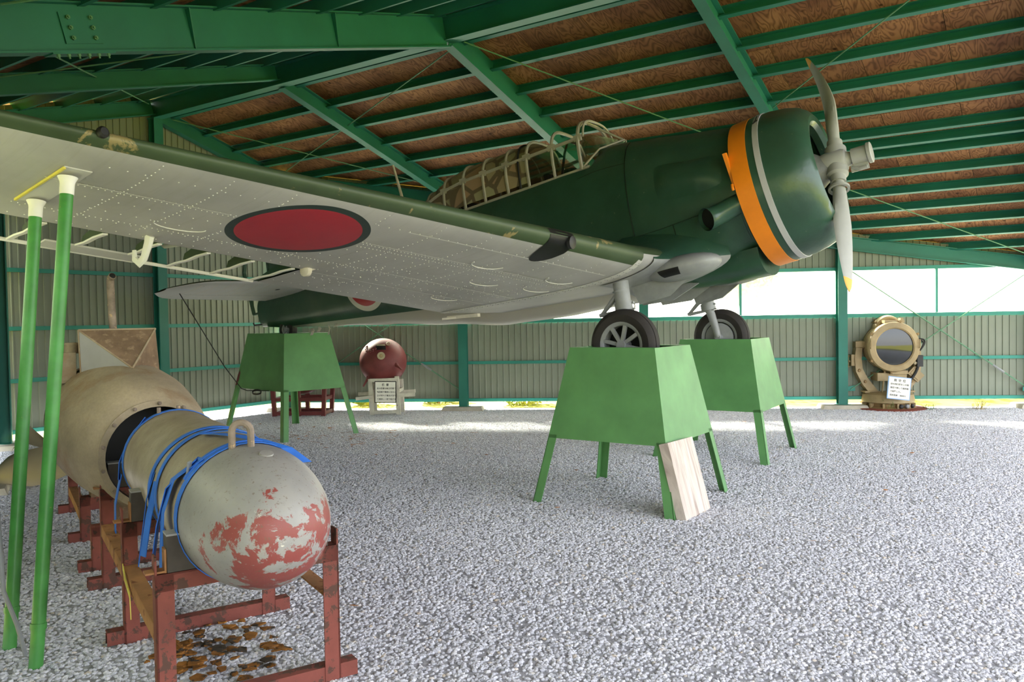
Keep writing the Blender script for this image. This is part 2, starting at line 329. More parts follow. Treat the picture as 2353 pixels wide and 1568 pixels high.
# ------------------------------------------------------------------ the hall: plan
RH = math.radians(-34)
RT = V(math.cos(RH), math.sin(RH), 0); RS = V(-RT.y, RT.x, 0); R0 = V(-5.91, 13.51, 0)      # ridge direction, slope direction, gable apex
KR, KL, ZP, ZL = .305, .277, 5.27, 5.41
def TS(t, s, z=0.0): return R0+RT*t+RS*s+V(0, 0, z)
def roofz(s, off=0.0): return ZP+off-KR*s if s > 0 else ZL+off+KL*s
def RP(t, s, off=0.0): return TS(t, s, roofz(s, off))
SB0, TB0, KB = 2.6, .22, .5216                       # the splayed side walls: |s| = SB0 + KB (t - TB0)
def wall_s(t): return SB0+KB*(t-TB0)
T_END = 14.4
def B_ts(u):                                          # point on the far side wall, u metres from its left corner
    k = math.hypot(1, KB); return TB0+u/k, SB0+u*KB/k
LB = 13.5
def BP(u, z, off=0.0):                                # off > 0: outwards
    t, s = B_ts(u); k = math.hypot(1, KB); return TS(t-off*KB/k, s+off/k, z)
def CP(u, z, off=0.0):
    t, s = B_ts(u); k = math.hypot(1, KB); return TS(t-off*KB/k, -s-off/k, z)
# ------------------------------------------------------------------ ground
mb = MB(); mb.add([(-60, -40, -.02), (70, -40, -.02), (70, 90, -.02), (-60, 90, -.02)], [(0, 1, 2, 3)]); mb.build('ground_outside', 'grass_ground', kind='structure', smooth=0, label='sunlit yellow green ground outside beyond the shed walls')
P = [TS(-.15, -2.75), TS(12.3, -wall_s(12.3)-.15), TS(T_END+5, -wall_s(12.3)-.15), TS(T_END+5, wall_s(12.3)+.15), TS(12.3, wall_s(12.3)+.15), TS(-.15, 2.75)]
mb = MB(); mb.add([p+V(0, 0, 0) for p in P], [tuple(range(6))]); mb.build('floor', 'gravel_bed', kind='structure', smooth=0, label='grey crushed gravel floor of the shed')
# loose gravel: instanced stones on the visible part of the floor
stones = bpy.data.collections.new('stone_shapes')
for k in range(7):
    bm = bmesh.new(); bmesh.ops.create_icosphere(bm, subdivisions=1, radius=1)
    sx, sy, sz = random.uniform(.8, 1.15), random.uniform(.6, .95), random.uniform(.4, .62)
    for v_ in bm.verts:
        q = v_.co*random.uniform(.78, 1.15); v_.co = Vector((q.x*sx, q.y*sy, q.z*sz))
    hull = bmesh.ops.convex_hull(bm, input=bm.verts); bmesh.ops.delete(bm, geom=[g for g in hull['geom_interior'] if isinstance(g, bmesh.types.BMVert)], context='VERTS')
    me = bpy.data.meshes.new('stone'); bm.to_mesh(me); bm.free(); me.materials.append(M['stone'])
    stones.objects.link(bpy.data.objects.new('stone_shape', me))
GP = [V(-1.2, 1.2, 0), V(3.2, 1.2, 0), V(8.5, 4.2, 0), V(10.9, 9.0, 0), V(9.4, 14.0, 0), V(-4.25, 15.5, 0), V(-7.3, 11.45, 0), V(-4.2, 5.7, 0)]
mb = MB(); mb.add([p+V(0, 0, .004) for p in GP], [tuple(range(len(GP)))]); gv = mb.build('gravel', 'gravel_bed', kind='stuff', smooth=0, label='loose grey crushed stone covering the shed floor', cat='gravel')
ng = bpy.data.node_groups.new('scatter_stones', 'GeometryNodeTree')
ng.interface.new_socket('Geometry', in_out='INPUT', socket_type='NodeSocketGeometry'); ng.interface.new_socket('Geometry', in_out='OUTPUT', socket_type='NodeSocketGeometry')
N = ng.nodes.new; L = ng.links.new
gi, go = N('NodeGroupInput'), N('NodeGroupOutput')
ds = N('GeometryNodeDistributePointsOnFaces'); ds.inputs['Density'].default_value = 2500; ds.inputs['Seed'].default_value = 3
ci = N('GeometryNodeCollectionInfo'); ci.inputs['Collection'].default_value = stones; ci.inputs['Separate Children'].default_value = True; ci.inputs['Reset Children'].default_value = True
ip = N('GeometryNodeInstanceOnPoints'); ip.inputs['Pick Instance'].default_value = True
rr = N('FunctionNodeRandomValue'); rr.data_type = 'FLOAT_VECTOR'; rr.inputs[0].default_value = (-.4, -.4, 0); rr.inputs[1].default_value = (.4, .4, 6.283)
rs = N('FunctionNodeRandomValue'); rs.data_type = 'FLOAT'; rs.inputs[2].default_value = .0105; rs.inputs[3].default_value = .0205; rs.inputs['Seed'].default_value = 5
e2r = N('FunctionNodeEulerToRotation')
L(gi.outputs[0], ds.inputs['Mesh']); L(ds.outputs['Points'], ip.inputs['Points']); L(ci.outputs[0], ip.inputs['Instance'])
L(rr.outputs[0], e2r.inputs[0]); L(e2r.outputs[0], ip.inputs['Rotation']); L(rs.outputs[1], ip.inputs['Scale'])
jn = N('GeometryNodeJoinGeometry'); L(ip.outputs[0], jn.inputs[0]); L(gi.outputs[0], jn.inputs[0]); L(jn.outputs[0], go.inputs[0])
md = gv.modifiers.new('scatter', 'NODES'); md.node_group = ng
# ------------------------------------------------------------------ corrugated walls
PITCH = .115
def sheet_mesh(mb, p0, d, nrm, wdt, z0, z1a, z1b):
    """ribbed sheet from p0 along d, bottom z0, top from z1a to z1b; ribs towards nrm (inside)"""
    n = max(1, round(wdt/PITCH)); pt = wdt/n; prof = []
    for i in range(n):
        for a, h in ((0, 0), (.78, 0), (.82, .014), (.94, .014), (.98, 0)): prof.append(((i+a)*pt, h))
    prof.append((wdt, 0)); vs = []
    for x, h in prof:
        q = p0+d*x+nrm*h; zt = z1a+(z1b-z1a)*x/wdt; vs += [V(q.x, q.y, z0), V(q.x, q.y, zt)]
    k = len(prof); mb.add(vs, [(2*i, 2*i+2, 2*i+3, 2*i+1) for i in range(k-1)])
def wall_sheets(parent, P, length, w, z0, topf, out, skip=None, start=0.0):
    """P(u,z,off) wall point; topf(u) roofline"""
    u = start
    while u < length-.05:
        ww = min(w, length-u); a, b = P(u, 0, out), P(u+ww, 0, out); d = (b-a).normalized(); nin = (P(u, 0, 0)-a).normalized()
        mb = MB(); sheet_mesh(mb, a, d, nin, (b-a).length, z0, topf(u), topf(u+ww)); mb.build('wall_sheet', 'sheet', parent, smooth=0); u += ww
def AP(u, z, off=0.0): return TS(-off, -SB0+u, z)      # gable end wall, u from its left corner
wA = link('wall_left', None, kind='structure', label='gable end wall of ribbed grey green steel sheets', loc=(0, 0, 0))
wB = link('wall_back', None, kind='structure', label='long side wall of ribbed sheets below a strip of windows')
wC = link('wall_side', None, kind='structure', label='side wall of ribbed sheets behind the poles')
wall_sheets(wA, AP, 2*SB0, .46, .16, lambda u: roofz(u-SB0, .115), .07)
def topB(u): return roofz(B_ts(u)[1], .115)
def topC(u): return roofz(-B_ts(u)[1], .115)
wall_sheets(wB, BP, LB, .46, .16, lambda u: 1.63, .07)
wall_sheets(wB, BP, LB, .46, 2.47, topB, .07)
wall_sheets(wC, CP, 6.74, .92, .16, topC, .07)
wall_sheets(wC, CP, LB, .92, .16, lambda u: 1.63, .07, start=6.74)
wall_sheets(wC, CP, LB, .92, 2.47, topC, .07, start=6.74)
def girt(parent, P, u0, u1, z, h=.06, d=.05, name='girt'):
    mb = MB(); mb.box_between = None
    a, b = P(u0, z, .035), P(u1, z, .035); mb.bar(a, b, d, h); return mb.build(name, 'girt_green', parent, smooth=0)
for z in (.18, .92, 1.68, 2.53, 3.4, 4.25):
    if z < 3: girt(wA, AP, 0, 2*SB0, z)
    else:
        hw = (ZP-.1-z)/KR; girt(wA, AP, SB0-min(SB0, (ZL-.1-z)/KL), SB0+min(SB0, hw), z)
cols_u = [0.0, 3.38, 6.74, 10.22, 13.5]
for Pf, wl in ((BP, wB), (CP, wC)):
    for i in range(4):
        for z, h in ((.18, .06), (.885, .055), (1.655, .065), (2.49, .06)): girt(wl, Pf, cols_u[i]+.06, cols_u[i+1]-.06, z, h)
# windows: frosted panes between mullions
wi = 0
for Pf, bays in ((BP, range(4)), (CP, range(2, 4))):
    for i in bays:
        for hlf in range(2):
            u0 = cols_u[i]+.06+hlf*(cols_u[i+1]-cols_u[i]-.12)/2; u1 = u0+(cols_u[i+1]-cols_u[i]-.12)/2; wi += 1
            mb = MB(); mb.bar(Pf(u1, 1.69, .04), Pf(u1, 2.46, .04), .04, .04, up=(1, 0, 0))
            o = mb.build('window_%d' % wi, 'girt_green', kind='structure', smooth=0, label='frosted pane number %s from the corner in the strip window of the %s' % (['one', 'two', 'three', 'four', 'five', 'six', 'seven', 'eight'][(wi-1) % 8 if Pf is BP else (wi-5) % 8], 'back wall' if Pf is BP else 'side wall'))
            mb = MB(); a, b = Pf(u0+.01, 1.68, .05), Pf(u1-.01, 1.68, .05); c, d = Pf(u1-.01, 2.47, .05), Pf(u0+.01, 2.47, .05); e = (Pf(u0, 0, .056)-Pf(u0, 0, .05))
            mb.hexa([a, b, b+e, a+e, d, c, c+e, d+e]); mb.build('pane', 'frosted_pane', o, smooth=0)
# steel columns
def column(p, z1, yawv, lab, h=.16):
    mb = MB(); mb.hbeam(V(p.x, p.y, .06), V(p.x, p.y, z1), h, h, .012, .009, up=yawv)
    o = mb.build('steel_column', 'steel_green', kind='structure', smooth=0, label=lab)
    mb = MB(); mb.box((p.x, p.y, .07), (.24, .24, .018)); mb.build('base_plate', 'steel_green', o, smooth=0)
    return o
nB = (BP(0, 0, 1)-BP(0, 0, 0)).normalized(); nC = (CP(0, 0, 1)-CP(0, 0, 0)).normalized(); dBv = (BP(1, 0)-BP(0, 0)).normalized(); dCv = (CP(1, 0)-CP(0, 0)).normalized()
def footing(p, a, b, lab):
    e1, e2 = a, b; mb = MB()
    mb.hexa([p+e1*x*.42+e2*y*.26+V(0, 0, -.05) for x, y in ((-1, -1), (1, -1), (1, 1), (-1, 1))]+[p+e1*x*.36+e2*y*.21+V(0, 0, .075) for x, y in ((-1, -1), (1, -1), (1, 1), (-1, 1))])
    mb.build('concrete_footing', 'concrete', kind='structure', smooth=0, label=lab)
for i, u in enumerate(cols_u):
    where = ['in the corner behind the tail stand', 'on the long side wall beside the round mine', 'on the long side wall behind the green wheel stands', 'on the long side wall beside the searchlight', 'at the far end of the long side wall'][i]
    column(BP(u, 0, -.06), topB(u)-.135, nB, 'green steel column '+where); footing(BP(u, 0, -.08), dBv, nB, 'concrete footing under the steel column '+where)
    column(CP(u, 0, -.06), topC(u)-.135, nC, 'green steel column of the side wall, %s from the gable corner' % ['first', 'second', 'third', 'fourth', 'fifth'][i]); footing(CP(u, 0, -.08), dCv, nC, 'concrete footing of the %s side wall column from the gable corner' % ['first', 'second', 'third', 'fourth', 'fifth'][i])
column(AP(SB0, 0, -.06), ZP-.15, RT, 'green steel column at the middle of the gable end wall'); footing(AP(SB0, 0, -.08), RS, RT, 'concrete footing at the middle of the gable end')
# ------------------------------------------------------------------ roof frame
def beam(name, p0, p1, h, b, lab, mat='steel_green'):
    mb = MB(); mb.hbeam(p0, p1, h, b, .014, .01); return mb.build(name, mat, kind='structure', smooth=0, label=lab)
beam('ridge_beam', TS(-.1, 0, 5.27), TS(T_END, 0, 5.27), .30, .16, 'green steel ridge beam running above the airplane')
RAF = [(0.06, .24), (3.15, .22), (6.25, .37), (9.35, .22), (12.4, .37)]
for i, (t, h) in enumerate(RAF):
    sr = wall_s(t)+.1 if t < 12.3 else wall_s(12.3); sl = -sr
    zo = .06-h/2+(.12 if h > .3 else 0)
    zl_ = .02-h/2
    nm = ['at the gable end wall', 'second from the gable end', 'of the deep middle frame', 'above the propeller', 'of the deep frame near the open end', 'at the open end'][i]
    o = beam('roof_rafter', RP(t, .06, zo), RP(t, sr, zo), h, .135, 'green steel rafter %s on the plywood slope' % nm)
    q = beam('roof_rafter', RP(t, -.06, zl_), RP(t, sl, zl_), h, .135, 'green steel rafter %s on the slope over the torpedo' % nm)
    if h > .3:                                           # bolted splice and stiffeners
        s0 = -4.55; d = (RP(t, s0-.1)-RP(t, s0)).normalized(); nn = RT; up = d.cross(nn)
        mb = MB(); R = Matrix((d, nn, up)).transposed(); mb.box(RP(t, s0, zl_)+nn*.012, (.30, .012, h*.62), R); mb.box(RP(t, s0, zl_-h/2-.012), (.5, .13, .012), R); mb.build('splice_plate', 'steel_green', q, smooth=0)
        for a in (-.09, .09):
            for z in (-.075, 0, .075):
                mb = MB(); mb.lathe([(.017, 0), (.017, .02), (.009, .02), (.009, .032)], RP(t, s0, zl_)+d*a+up*z+nn*.018, nn, 6); mb.build('bolt', 'rod_green', q, smooth=0)
        for a in (-.2, -.12, -.04, .04, .12, .2):
            mb = MB(); mb.lathe([(.015, 0), (.015, .018), (.008, .018), (.008, .034)], RP(t, s0, zl_-h/2-.018)+d*a+nn*.045, -up if up.z > 0 else up, 6); mb.build('bolt', 'rod_green', q, smooth=0)
        for s1 in (-3.6, -1.9):
            mb = MB(); c = RP(t, s1, zl_); mb.plate([c+nn*.008+up*(h/2-.02), c+nn*.065+up*(h/2-.02), c+nn*.02-up*(h/2-.02), c+nn*.008-up*(h/2-.02)], .01); mb.build('stiffener_plate', 'steel_green', q, smooth=0)
# edge beam along the top of the long walls
for P_, lab in ((BP, 'back wall'), (CP, 'side wall')):
    tp = topB if P_ is BP else topC
    beam('eaves_beam', P_(0, tp(0)-.195, -.02), P_(LB, tp(LB)-.195, -.02), .24, .12, 'sloping green steel beam along the top of the %s' % lab)
# ceiling: purlins and plywood sheets
ceil = link('ceiling', None, kind='structure', label='brown plywood ceiling on rows of green steel purlins')
CH = [(-.03, 0), (.03, 0), (.03, .018), (.026, .018), (.026, .004), (-.026, .004), (-.026, .131), (.026, .131), (.026, .117), (.03, .117), (.03, .135), (-.03, .135)]
pur = [.3+.606*i for i in range(15)]
def pstart(s): return -.1 if abs(s) < SB0 else TB0+(abs(s)-SB0)/KB-.2
for sgn in (1, -1):
    for i, s in enumerate(pur+([4.25] if sgn > 0 else [])):
        if abs(s) > wall_s(12.3)+.3: continue
        up = V(0, 0, 1)+RS*(KR if sgn > 0 else -KL)
        mb = MB(); mb.prism([(x*sgn, y) for x, y in CH], RP(pstart(s), s*sgn, .0), RP(T_END, s*sgn, .0), up=up.normalized()); mb.build('purlin', 'steel_green', ceil, smooth=0)
def clip(poly, sgn):
    def f(p): return (wall_s(p[0])+.38)-abs(p[1]) if p[0] < 12.3 else 1
    out = []
    for i in range(len(poly)):
        a, b = poly[i], poly[(i+1) % len(poly)]; fa, fb = f(a), f(b)
        if fa >= 0: out.append(a)
        if fa*fb < 0: k = fa/(fa-fb); out.append((a[0]+(b[0]-a[0])*k, a[1]+(b[1]-a[1])*k))
    return out
for sgn in (1, -1):
    for i in range(-1, 16):
        for j in range(5):
            t0, s0 = i*.91+.55, j*1.818; poly = clip([(t0+.003, s0+.003), (t0+.907, s0+.003), (t0+.907, min(s0+1.815, 9.25)), (t0+.003, min(s0+1.815, 9.25))], sgn)
            if len(poly) < 3: continue
            c = RP(t0, sgn*s0, .137); up = (V(0, 0, 1)+RS*(KR if sgn > 0 else -KL)).normalized(); ex = RT; ey = up.cross(ex); R = Matrix((ex, ey, up)).transposed().to_4x4()
            inv = R.inverted(); jit = random.uniform(0, .004)
            P = [inv @ (RP(t, sgn*s, .137)-c+up*jit) for t, s in poly]
            mb = MB(); mb.plate(P, .015, (0, 0, 1)); o = mb.build('plywood_sheet', 'plywood', ceil, smooth=0); o.matrix_local = Matrix.Translation(c) @ R
for sgn in (1, -1):
    P = [RP(t, sgn*s, .18) for t, s in ((-.45, .0), (T_END+.05, 0), (T_END+.05, wall_s(12.3)+.38), (12.3, wall_s(12.3)+.38), (-.45, wall_s(-.45)+.38))]
    mb = MB(); mb.plate(P, .02, (0, 0, 1)); mb.build('roof_covering', 'roof_slate', ceil, smooth=0)
# bracing rods
def rod(p0, p1, lab, r=.009, turn=None, sag=0):
    mb = MB(); mb.tube([p0, p1], r, 6); o = mb.build('brace_rod', 'rod_green', kind='structure', label=lab)
    if turn is not None:
        d = (Vector(p1)-Vector(p0)).normalized(); c = Vector(p0).lerp(Vector(p1), turn); mb = MB(); mb.tube([c-d*.12, c-d*.1, c+d*.1, c+d*.12], [.01, .018, .018, .01], 8); mb.build('turnbuckle', 'gear_grey', o)
    return o
for a, b, n in (((0.15, .25), (3.3, 3.75), 'crossing the first plywood bay'), ((.4, 2.35), (6.15, .25), 'crossing two plywood bays'), ((6.35, .2), (9.3, 4.5), 'above the cockpit'), ((9.42, 2.75), (12.4, .2), 'above the propeller'), ((9.45, 4.8), (12.35, 8.8), 'beside the propeller'),
                ((6.2, -5.3), (.2, -.2), 'over the torpedo'), ((6.45, -5.2), (9.3, -2.6), 'across the deep frame'), ((3.3, -4.0), (6.2, -.4), 'behind the deep frame')):
    rod(RP(*a, -.05), RP(*b, -.05), 'thin green roof brace rod '+n)
rod(RP(6.22, -.55, -.3), RP(6.22, -.62, .15), 'short hanger rod beside the ridge joint', .008)
rod(BP(cols_u[3]+.1, 2.5, -.03), BP(cols_u[4]-.15, .34, -.03), 'wall brace rod behind the searchlight with turnbuckle', .011, .84)
rod(BP(cols_u[4]-.1, 2.4, -.05), BP(cols_u[3]+.15, .34, -.05), 'wall brace rod crossing behind the searchlight', .009)
rod(BP(.2, 2.5, -.03), BP(cols_u[1]-.1, .4, -.03), 'wall brace rod beside the round mine', .01, .8)
rod(BP(cols_u[1]-.1, 2.5, -.05), BP(.2, .4, -.05), 'wall brace rod crossing behind the round mine', .009)
for u, z, s in ((cols_u[4]-.15, .34, 'low at the far end'), (cols_u[4]-.1, 2.38, 'high at the far end'), (cols_u[3]+.14, .36, 'low beside the searchlight')):
    mb = MB(); p = BP(u, z, -.04); mb.plate([p-dBv*.09-V(0, 0, .05), p+dBv*.09-V(0, 0, .05), p+dBv*.09+V(0, 0, .05), p-dBv*.09+V(0, 0, .02)], .012, nB); mb.build('gusset_plate', 'girt_green', kind='structure', smooth=0, label='green gusset plate holding the wall brace rod '+s)
# ------------------------------------------------------------------ the airplane (local: x forward, y to its left, z up, origin at the propeller hub)
YAW, PIT = math.radians(-34.5), math.radians(10.5)
PU = V(math.cos(YAW)*math.cos(PIT), math.sin(YAW)*math.cos(PIT), math.sin(PIT)); PV = V(-math.sin(YAW), math.cos(YAW), 0); PW = PU.cross(PV)
HUB = V(3.165, 7.826, 3.16)
PM = Matrix((PU, PV, PW)).transposed().to_4x4(); PM.translation = HUB
plane = link('training_airplane', None, label='dark green low wing propeller airplane with grey underside raised on three stands', cat='airplane'); plane.matrix_world = PM
def interp(tab, x):
    if x >= tab[0][0]: return tab[0][1:]
    for a, b in zip(tab, tab[1:]):
        if x >= b[0]:
            k = (x-a[0])/(b[0]-a[0]); k = k*k*(3-2*k)*.35+k*.65; return tuple(p+(q-p)*k for p, q in zip(a[1:], b[1:]))
    return tab[-1][1:]
#        x     half-width top   bottom exponent
FUS = [(-.80, .655, .63, -.71, 2.0), (-1.2, .64, .70, -.80, 2.1), (-1.7, .60, .80, -.86, 2.3), (-2.35, .53, .92, -.88, 2.5), (-3.2, .50, .95, -.87, 2.5), (-4.1, .48, .95, -.80, 2.5), (-5.0, .44, .93, -.62, 2.4), (-6.0, .36, .76, -.42, 2.3), (-7.0, .26, .62, -.25, 2.2), (-8.0, .16, .54, -.08, 2.1), (-8.7, .09, .50, .06, 2.0)]
RAIL = .64
def fsec(x, th, k=1.0):
    wd, zt, zb, e = interp(FUS, x); zc = (zt+zb)/2; h = (zt-zb)/2; c, s = math.cos(th), math.sin(th)
    y = wd*math.copysign(abs(c)**(2/e), c)*k; z = zc+h*math.copysign(abs(s)**(2/e), s)*k; return V(x, y, z)
NF = 48
xs = [-.80-.1*i for i in range(0, 80)]; xs = [x for x in xs if x > -8.7]+[-8.7]
mb = MB(); vs = []; 
def fpt(x, j):
    p = fsec(x, 2*PI*j/NF)
    if -5.05 < x < -2.33: p.z = min(p.z, RAIL)
    return p
for x in xs: vs += [fpt(x, j) for j in range(NF)]
fs = []
for i in range(len(xs)-1):
    for j in range(NF):
        q = (i*NF+j, i*NF+(j+1) % NF, (i+1)*NF+(j+1) % NF, (i+1)*NF+j)
        if all(vs[k].z > RAIL-.002 and abs(vs[k].y) < .405 and -5.04 < vs[k].x < -2.34 for k in q): continue
        fs.append(q)
fs.append(tuple(range(NF-1, -1, -1))); fs.append(tuple((len(xs)-1)*NF+j for j in range(NF)))
mb.add(vs, fs); fus = mb.build('fuselage', 'plane_green', plane, smooth=50)
# cockpit floor and bulkheads
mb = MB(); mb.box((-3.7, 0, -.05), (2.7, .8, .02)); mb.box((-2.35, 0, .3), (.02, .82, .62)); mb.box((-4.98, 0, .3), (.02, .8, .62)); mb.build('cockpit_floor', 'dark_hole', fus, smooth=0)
for x in (-3.05, -4.25):
    mb = MB(); mb.box((x, 0, .45), (.06, .42, .7), Matrix.Rotation(-.12, 3, 'Y')); mb.box((x+.2, 0, .12), (.42, .42, .06)); mb.build('cockpit_seat', 'black_metal', fus, smooth=0)
# proud engine side panels
def fpanel(x0, x1, a0, a1, k, name, parent=fus, mat='plane_green', nx=10, na=12):
    mb = MB(); f = lambda i, j, kk: fsec(x0+(x1-x0)*i, a0+(a1-a0)*j, kk)
    mb.grid(lambda i, j: f(i, j, k), nx, na); mb.grid(lambda i, j: f(i, j, k-.012), nx, na)
    for (i0, j0, i1, j1) in ((0, 0, 1, 0), (1, 0, 1, 1), (1, 1, 0, 1), (0, 1, 0, 0)):
        P = [(i0+(i1-i0)*t/8, j0+(j1-j0)*t/8) for t in range(9)]; mb.grid(lambda a, b: f(*P[round(b*8)], k-.012*a), 1, 8)
    return mb.build(name, mat, parent, smooth=50)
for sg in (1, -1):
    c = PI/2 if sg > 0 else PI/2
    a0, a1 = (PI*1.08, PI*.62) if sg < 0 else (-PI*.08, PI*.38)
    fpanel(-.82, -1.95, a0, a1, 1.010, 'engine_panel')
    a0, a1 = (PI*1.3, PI*1.085) if sg < 0 else (-PI*.3, -PI*.085)
    fpanel(-.82, -1.5, a0, a1, 1.008, 'engine_panel')
def seam(pts, r=.004, mat='dark_hole', name='panel_seam'):
    mb = MB(); mb.tube(pts, r, 5); mb.build(name, mat, fus)
for sg in (0, 1):
    A_ = (lambda a: PI-a) if sg else (lambda a: a)
    for pts in ([fsec(-1.96, A_(-.26+1.46*i/16), 1.006) for i in range(17)], [fsec(-.82-1.14*i/12, A_(-.25), 1.008) for i in range(13)], [fsec(-.82-1.14*i/12, A_(1.2), 1.008) for i in range(13)], [fsec(-1.51, A_(-.93+.68*i/10), 1.006) for i in range(11)], [fsec(-1.96-.6*i/6, A_(.62-.1*i/6), 1.002) for i in range(7)], [fsec(-2.05-3.6*i/24, A_(-.32-.03*i/24), 1.001) for i in range(25)]): seam(pts, .003)
# blister fairing and dent cover on the near side
mb = MB(); mb.grid(lambda i, j: fsec(-.9-.85*i, PI*(1.0-.16*j), 1+.11*math.sin(PI*j)*math.sin(PI*min(1, i*1.15))**.7), 16, 10); mb.build('blister_fairing', 'plane_green', fus)
# exhaust stub
ex = MB(); ex.tube([V(-.7, -.60, -.22), V(-.88, -.635, -.27), V(-.99, -.67, -.305), V(-1.06, -.72, -.33), V(-1.10, -.78, -.345)], [.095, .1, .102, .104, .112], 20, caps=False); ex.tube([V(-1.098, -.777, -.344), V(-1.06, -.71, -.33)], [.106, .098], 20, caps=False)
exo = ex.build('exhaust_stub', 'cowl_green', fus); mb = MB(); mb.lathe([(.1, 0), (.07, -.02), (.03, -.03)], V(-1.08, -.745, -.336), V(-.5, -.83, -.2), 20); mb.build('exhaust_mouth', 'dark_hole', fus)
# belly scoop below the cowl
mb = MB(); mb.grid(lambda i, j: V(-.80-1.2*i, (.34*math.cos(PI*j))*(1-.25*i), -.66-(.27*math.sin(PI*j)**.6)*(1-.35*i*i)), 12, 14); mb.add([V(-.80, .34*math.cos(PI*j/14), -.66-.27*math.sin(PI*j/14)**.6) for j in range(15)], [tuple(range(15))]); mb.build('belly_scoop', 'cowl_green', fus)
# ---------------- cowling
CZ = -.045
def cowl_prof(): return [(.50, -.20), (.48, -.13), (.505, -.085), (.56, -.075), (.62, -.11), (.675, -.18), (.715, -.29), (.738, -.42), (.748, -.56), (.748, -.775)]
cowl = MB(); pf = cowl_prof(); cowl.lathe([(r, x) for r, x in pf]+[(.735, -.775), (.72, -.5), (.66, -.25), (.55, -.20)], (0, 0, CZ), (1, 0, 0), 64, closed=True)
for i, p in enumerate(cowl.v):                        # dents in the thin skin
    q = Vector(p); d = mnoise.noise(q*4.2)+.5*mnoise.noise(q*9); k = .012*max(0, d-.15)+.02*math.exp(-((q.x+.22)**2/.02+(q.y+.45)**2/.05+(q.z+.28)**2/.03)); rad = V(0, q.y, q.z-CZ).normalized(); q -= rad*k; cowl.v[i] = tuple(q)
cw = cowl.build('cowling', 'cowl_green', plane, smooth=40); cw.rotation_euler = (0, math.radians(-4), 0)
def band(x0, x1, r0, r1, name, mat):
    mb = MB(); mb.lathe([(r0-.01, x0), (r0, x0), (r1, x1), (r1-.01, x1)], (0, 0, CZ), (1, 0, 0), 64, closed=True); return mb.build(name, mat, cw)
band(-.785, -.615, .7535, .7535, 'orange_band', 'orange'); band(-.545, -.49, .7525, .7515, 'grey_band', 'band_grey')
mb = MB(); mb.box((-.80, -.71, .14), (.03, .06, .30), Matrix.Rotation(.2, 3, 'X')); mb.build('cowl_latch', 'orange', cw, smooth=0)
mb = MB(); mb.tube([V(-.80, -.76, -.03), V(-.80, -.775, -.06), V(-.805, -.755, -.08)], .014, 8); mb.build('latch_hook', 'orange', cw)
# arrow shaped marking on the grey band
mb = MB()
def bp(x, th): return V(x, .7555*math.cos(th), CZ+.7555*math.sin(th))
for a, b_, wd in (((-.515, PI*.655), (-.513, PI*.705), .005), ((-.513, PI*.705), (-.54, PI*.73), .006), ((-.513, PI*.705), (-.495, PI*.715), .005), ((-.54, PI*.73), (-.495, PI*.713), .005)):
    mb.ribbon([bp(*a), bp((a[0]+b_[0])/2, (a[1]+b_[1])/2), bp(*b_)], [V(1, 0, 0)]*3 if abs(a[0]-b_[0]) < .01 else [V(0, -.7, .7)]*3, wd*2, .002)
mb.build('band_marking', 'ink', cw, smooth=0)
# ---------------- engine
eng = MB(); eng.lathe([(.0, -.05), (.10, -.06), (.14, -.12), (.2, -.2), (.26, -.28), (.26, -.5)], (0, 0, CZ), (1, 0, 0), 24); eng = eng.build('engine', 'engine_grey', plane)
cyl = None
for k in range(9):
    th = 2*PI*k/9+PI/2
    if cyl is None:
        mb = MB(); prof = []
        for i in range(9): prof += [(.07, .24+i*.03), (.085, .245+i*.03), (.085, .255+i*.03), (.07, .26+i*.03)]
        mb.lathe(prof+[(.075, .52), (.06, .57)], (-.38, 0, 0), (0, 0, 1), 14); mb.tube([V(-.27, .03, .2), V(-.27, .05, .54)], .012, 6); mb.tube([V(-.27, -.03, .2), V(-.27, -.05, .54)], .012, 6); cyl = mb.mesh('engine_cylinder', 'engine_grey')
    o = link('engine_cylinder', cyl, eng, loc=(0, 0, CZ), rot=(th, 0, 0))
mb = MB(); mb.lathe([(.70, -.6), (.2, -.6)], (0, 0, CZ), (1, 0, 0), 32); mb.build('firewall', 'dark_hole', eng)
